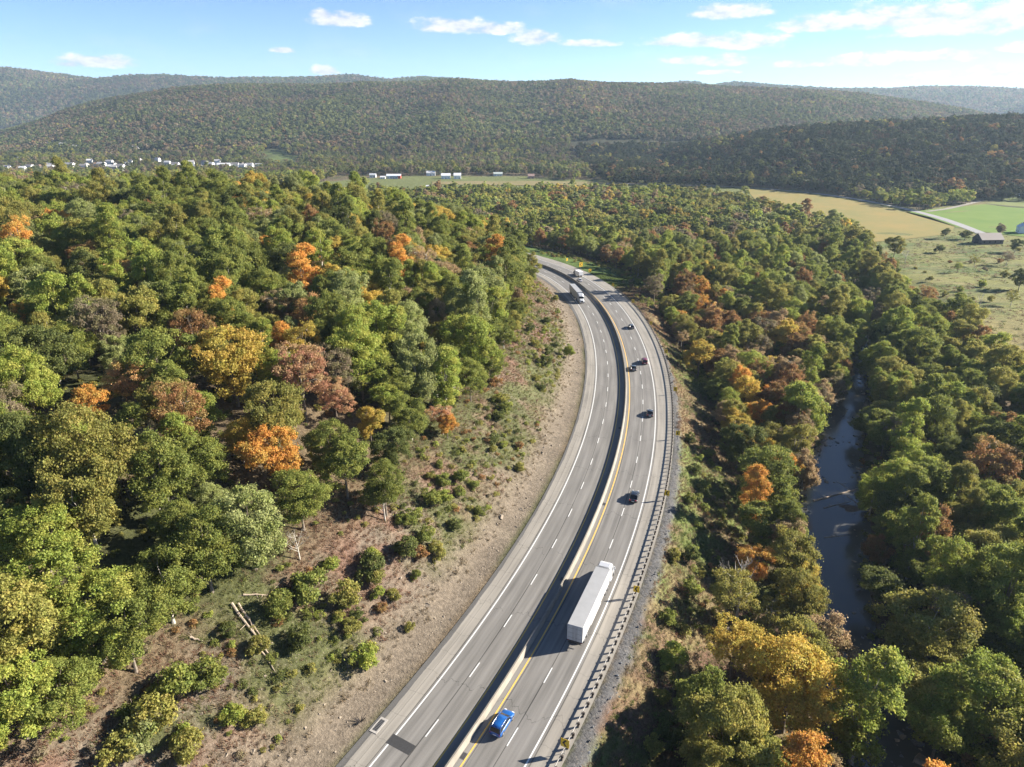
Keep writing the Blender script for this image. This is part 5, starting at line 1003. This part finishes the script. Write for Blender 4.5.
# flat valley floor under the field sheets gets them 0.25 m above its unevenness
field('green_field', [(905,212.5),(930,209.5),(960,207),(985,204.5),(1010,207.5),(1060,211),(1180,215),(1180,242),(1024,237),(990,233),(955,227)], (.10,.17,.03), .25, (.14,.20,.04))
field('pale_field', [(985,203.5),(1010,206.2),(1060,209.6),(1180,213.5),(1180,203),(1024,200.5)], (.14,.17,.05), .25, (.18,.19,.07))
field('tan_field', [(745,188.8),(800,193.2),(850,200.2),(895,209),(930,217.5),(955,226.5),(950,234),(900,240),(865,243),(835,236),(800,222),(760,205)], (.25,.19,.065), .25, (.19,.175,.06))
field('crop_strip', [(432,181.5),(520,181),(640,182.5),(640,184.5),(560,186),(432,184.5)], (.23,.18,.09), .25, (.16,.15,.06))
def lane(name, pix, w0, c, z=.3):
    P = np.array([bp(px, py, ZF) for px, py in pix]); l = np.r_[0, np.cumsum(np.linalg.norm(np.diff(P, axis=0), axis=1))]; q = np.linspace(0, l[-1], 60); x = np.interp(q, l, P[:, 0]); y = np.interp(q, l, P[:, 1]); k = np.ones(7)/7
    x = np.convolve(np.pad(x, 3, 'edge'), k, 'valid'); y = np.convolve(np.pad(y, 3, 'edge'), k, 'valid'); dx = np.gradient(x); dy = np.gradient(y); h_ = np.hypot(dx, dy)
    V_, F_ = loft([[(x[i]-dy[i]/h_[i]*w0/2, y[i]+dx[i]/h_[i]*w0/2, ZF+z), (x[i]+dy[i]/h_[i]*w0/2, y[i]-dx[i]/h_[i]*w0/2, ZF+z)] for i in range(60)], False, False); o = mesh_obj(name, V_, F_, c); o['kind'] = 'structure'
CRD = mat('country_road', (.23,.225,.22), .9, noise=.1, nscale=.1)
lane('country_road', [(600,183.5),(680,185),(740,187),(800,191.5),(850,198),(895,206.5),(930,215),(955,223),(975,231),(1000,241)], 8.5, CRD)
lane('field_track', [(925,212),(945,209.5),(965,205),(985,200),(1003,195.5)], 5, mat('track', (.2,.18,.15), .9, noise=.2, nscale=.2), .34)
lane('hedge_track', [(984,203.8),(1010,206.8),(1060,210.2),(1180,214)], 3.0, mat('field_border', (.07,.07,.035), .9), .36)

# ------------------------------------------------------------------ buildings
def house(px, py, Lx, Wy, hw, hr, rz, wc, rc, label, name='house', z=None, group=None, chimney=False, door=True, frontc=None):
    p = cast(px, py) if z is None else bp(px, py, z); zz = hz(p[0], p[1]); e = empty(name, (p[0], p[1], zz-.3), rz); tag(e, label, 'building', group)
    wmt = mat('wall_%02d%02d%02d' % tuple(int(c*99) for c in wc), wc, .8, noise=.05); rmt = mat('roof_%02d%02d%02d' % tuple(int(c*99) for c in rc), rc, .7, noise=.1)
    x, y = Lx/2, Wy/2; mesh_obj('wall', [(-x,-y,0),(x,-y,0),(x,y,0),(-x,y,0),(-x,-y,hw),(x,-y,hw),(x,y,hw),(-x,y,hw),(-x,0,hw+hr),(x,0,hw+hr)], [(0,1,5,4),(2,3,7,6),(1,2,6,9,5),(3,0,4,8,7)], wmt, e)
    o_ = .4; k = hr/y; r = mesh_obj('roof', [(-x-o_,-y-o_,hw-k*o_+.03),(x+o_,-y-o_,hw-k*o_+.03),(x+o_,0,hw+hr+.03),(-x-o_,0,hw+hr+.03),(x+o_,y+o_,hw-k*o_+.03),(-x-o_,y+o_,hw-k*o_+.03),
              (-x-o_,-y-o_,hw-k*o_+.2),(x+o_,-y-o_,hw-k*o_+.2),(x+o_,0,hw+hr+.2),(-x-o_,0,hw+hr+.2),(x+o_,y+o_,hw-k*o_+.2),(-x-o_,y+o_,hw-k*o_+.2)], [(0,3,2,1),(3,5,4,2),(6,7,8,9),(9,8,10,11),(0,1,7,6),(4,5,11,10),(1,2,8,7),(2,4,10,8),(3,0,6,9),(5,3,9,11)], rmt, e)
    if chimney: MB().box(x*.3-.4, x*.3+.4, -.4, .4, hw+hr*.6, hw+hr+1.1).build('chimney', mat('chimney_brick', (.25,.12,.08), .9), r)
    n = max(2, int(Lx//4))
    for i in range(n):
        xc = -x + (i+.5)*Lx/n
        for sy in (-1, 1):
            if door and i == n//2 and sy < 0: MB().box(xc-.5, xc+.5, -y-.06, -y-.003, 0.3, 2.4).build('door', mat('door_dark', (.12,.09,.07), .7), e)
            else: MB().box(xc-.5, xc+.5, sy*y-.05, sy*y+.05, 1.2, 2.4).build('window', GLASS, e)
    return e
TW = [(3,170,16,9,'low cream house at the far left end of the town'),(22,171,11,8,'small grey-roofed house second from the town\'s far left end'),(30,169,9,8,'white house with steep roof left of the town trees'),(51,167.5,13,9,'beige long house left of the two bright white ones'),(70,167,15,10,'bright white house, largest on the left of the town'),
      (90,163,8,7,'tiny white house on the slope above the town, left part'),(84,168.5,9,7,'small pale house just right of the largest white one'),(102,166.5,12,9,'white house with grey roof at the town centre-left'),(110,164,10,8,'upper white house behind the centre-left pair'),(113,168.5,12,8,'low white house in front of the centre-left pair'),
      (121,168.5,10,8,'cream house at the right end of the left cluster'),(119,172,12,8,'dark-roofed white house lower than the left cluster'),(158,161.5,8,7,'lone small white house above the middle of the town'),(168,165,9,7,'grey house left of the long right cluster'),(176,166.5,10,8,'cream house starting the long right cluster'),
      (185,168.5,13,8,'bright white house in the middle of the town'),(192,166,8,10,'white upright house next to the bright middle one'),(198,169,12,8,'low white house right of the upright one'),(205,164.5,9,7,'pale house slightly uphill in the right cluster'),(211,168,10,8,'cream house left of the tall white block'),
      (218,165,8,9,'tall white block rising over the right cluster'),(224,167.5,18,9,'long white building in the right cluster'),(235,167,12,8,'white house right of the long white building'),(243,168,10,8,'grey-white house near the right end of town'),(250,167.5,10,8,'white house second from the town\'s right end'),(259,168,9,8,'last white house at the right end of town')]
for i, (px, py, L_, w_, lab) in enumerate(TW):
    wc = [(.58,.58,.56),(.52,.5,.45),(.6,.59,.58),(.42,.4,.38)][i % 4]; rc = [(.30,.29,.29),(.42,.40,.38),(.18,.17,.17),(.5,.5,.5)][(i*3) % 4]
    if 'dark-roofed' in lab: rc = (.1,.1,.1)
    if 'white' in lab: wc = (.62,.62,.61)
    house(px, py, L_*1.15, w_, 4.2 if 'low' in lab else 7.5 if 'tall' in lab or 'upright' in lab else 5.2, 2.4, rt.uniform(-.35, .35), wc, rc, lab, group='houses of the far town', chimney=(i % 3 == 0))
cn = {}
for i, px in enumerate(np.sort(rt.uniform(0, 268, 30))):
    py = rt.uniform(160.5, 169.5); k_ = int(rt.integers(0, 4)); rn = ['grey', 'dark', 'pale', 'brown'][k_]; cn[rn] = cn.get(rn, 0) + 1
    od = ['first','second','third','fourth','fifth','sixth','seventh','eighth','ninth','tenth','eleventh','twelfth','thirteenth'][cn[rn]-1]
    house(px, py, rt.uniform(8, 12), rt.uniform(6.5, 9), rt.uniform(3.6, 5.4), 2.3, rt.uniform(-.8, .8), [(.4,.39,.36),(.33,.31,.28),(.48,.48,.46)][i % 3], [(.25,.25,.25),(.1,.1,.1),(.42,.42,.41),(.2,.13,.09)][k_], f"{od} {rn}-roofed small half-hidden house counting from the town's far left end", group='houses of the far town')
for (px, py, L_, lab) in [(65,146,16,'long pale building high on the ridge foot above the town'),(48,145,9,'small pale house left of the long pale hillside building'),(76,148.5,9,'little white house right of the long pale hillside building'),(136,149.5,10,'lone white house beside the small hillside field')]:
    house(px, py, L_*1.3, 9, 5, 2.5, .1, (.74,.73,.7), (.45,.43,.42), lab, group='houses above the far town')
HB = [(394,178.5,20,9,4.6,2.0,(.34,.40,.48),(.62,.66,.70),'long silver-roofed farm building with a red end'),(373,177.5,9,8,4,2,(.6,.6,.58),(.4,.42,.44),'small grey farm house left of the silver-roofed building'),(383,179,7,5,3,1.4,(.75,.75,.73),(.6,.6,.6),'tiny white shed left of the silver-roofed building'),(431,175.5,13,9,4.5,2.5,(.78,.78,.76),(.5,.5,.5),'white farmhouse set back above the strip field'),
      (446,178.6,13,10,5,2.6,(.8,.8,.78),(.7,.7,.7),'left of the two bright white barns'),(457.5,178.6,10,9,5,3.0,(.8,.8,.78),(.7,.7,.7),'right of the two bright white barns'),(498,176,13,8,3.6,2,(.6,.62,.58),(.42,.46,.42),'pale green-roofed farm building right of the white barns'),(531,178.5,9,8,4,2.5,(.35,.22,.18),(.3,.2,.17),'small reddish house right of the fields'),
      (629.5,181.2,13,6,3,1.4,(.75,.76,.76),(.6,.62,.62),'low white mobile home at the foot of the dark hill'),(662,181.5,11,7,3,1.6,(.55,.58,.55),(.35,.4,.4),'low grey-green house at the foot of the dark hill'),(700,183,9,8,4.2,2.5,(.45,.36,.34),(.28,.24,.25),'brown house by the country road, left of two'),(709,183.5,9,8,3.8,2.2,(.5,.42,.4),(.3,.27,.28),'pinkish brown house by the country road, right of two'),
      (800,189.5,8,5,2.6,1.2,(.5,.45,.38),(.35,.3,.26),'small shed behind the country road'),(428,187.6,4,3,2.4,1,(.8,.8,.78),(.7,.7,.7),'tiny white hut in the field below the farmhouse')]
for (px, py, L_, w_, h_, r_, wc, rc, lab) in HB:
    e = house(px, py, L_, w_, h_, r_, .05, wc, rc, lab, z=ZF, name='barn' if 'barn' in lab else 'farm_building')
    if 'red end' in lab: mesh_obj('end_wall', [(L_/2+.05,-w_/2,0),(L_/2+.05,w_/2,0),(L_/2+.05,w_/2,h_),(L_/2+.05,0,h_+r_),(L_/2+.05,-w_/2,h_)], [(0,1,2,3,4)], mat('red_boards', (.45,.08,.05), .8), e); MB().box(L_/2-4, L_/2+.06, -w_/2-.05, -w_/2-.003, 0, h_).build('end_panel', mat('red_boards', (.45,.08,.05), .8), e)
# near barn, grey house, trailer
e = house(987, 243.5, 17, 10, 3.4, 4.0, R(5), (.07,.06,.055), (.20,.17,.145), 'weathered dark barn with a sagging brown roof by the pasture', 'barn', ZF, door=False); 
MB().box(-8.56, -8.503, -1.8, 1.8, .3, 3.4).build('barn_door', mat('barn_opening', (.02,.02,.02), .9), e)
e = house(1022, 233, 9, 7, 5.2, 2.6, R(70), (.62,.66,.7), (.45,.5,.56), 'two-storey pale grey house behind the dark barn', 'house', ZF, chimney=True)
house(1012, 198, 13, 4, 3.0, .8, 0, (.74,.74,.72), (.66,.66,.64), 'white mobile home at the edge of the dark woods', 'mobile_home', ZF)
# utility poles
PW = mat('pole_wood', (.22,.18,.14), .9)
for (px, py, lab) in [(686,184,'utility pole left of the brown houses'),(722,186,'utility pole right of the brown houses'),(840,195.5,'utility pole on the country road below the wooded hill'),(900,206,'utility pole where the tan field meets the brush'),(918,210.5,'utility pole at the corner of the green field'),(1003,196,'utility pole left of the white mobile home'),(652,183.5,'utility pole beside the grey-green house')]:
    p = bp(px, py, ZF); e = empty('utility_pole', (p[0], p[1], ZF-.5), rt.uniform(0, 3)); tag(e, lab, 'utility pole', 'wooden utility poles by the country road'); MB().cyl((0,0,0), (0,0,10), .22, .15, 8).build('pole', PW, e); MB().box(-1.1,1.1,-.06,.06,9.0,9.15).box(-1.05,-.97,-.04,.04,9.15,9.35).box(.97,1.05,-.04,.04,9.15,9.35).build('crossarm', PW, e)

# ------------------------------------------------------------------ haze
hb = MB().box(-6000, 6000, -400, 5800, -18, 420); hm = bpy.data.materials.new('haze'); hm.use_nodes = True; N = hm.node_tree.nodes; N.clear(); pv = N.new('ShaderNodeVolumePrincipled'); pv.inputs['Color'].default_value = (.60,.79,1.0,1); pv.inputs['Density'].default_value = .00006; pv.inputs['Anisotropy'].default_value = .2
ou = N.new('ShaderNodeOutputMaterial'); hm.node_tree.links.new(pv.outputs[0], ou.inputs['Volume']); o = hb.build('haze', hm); o['kind'] = 'stuff'; o['label'] = 'thin blue haze in the air over the valley'
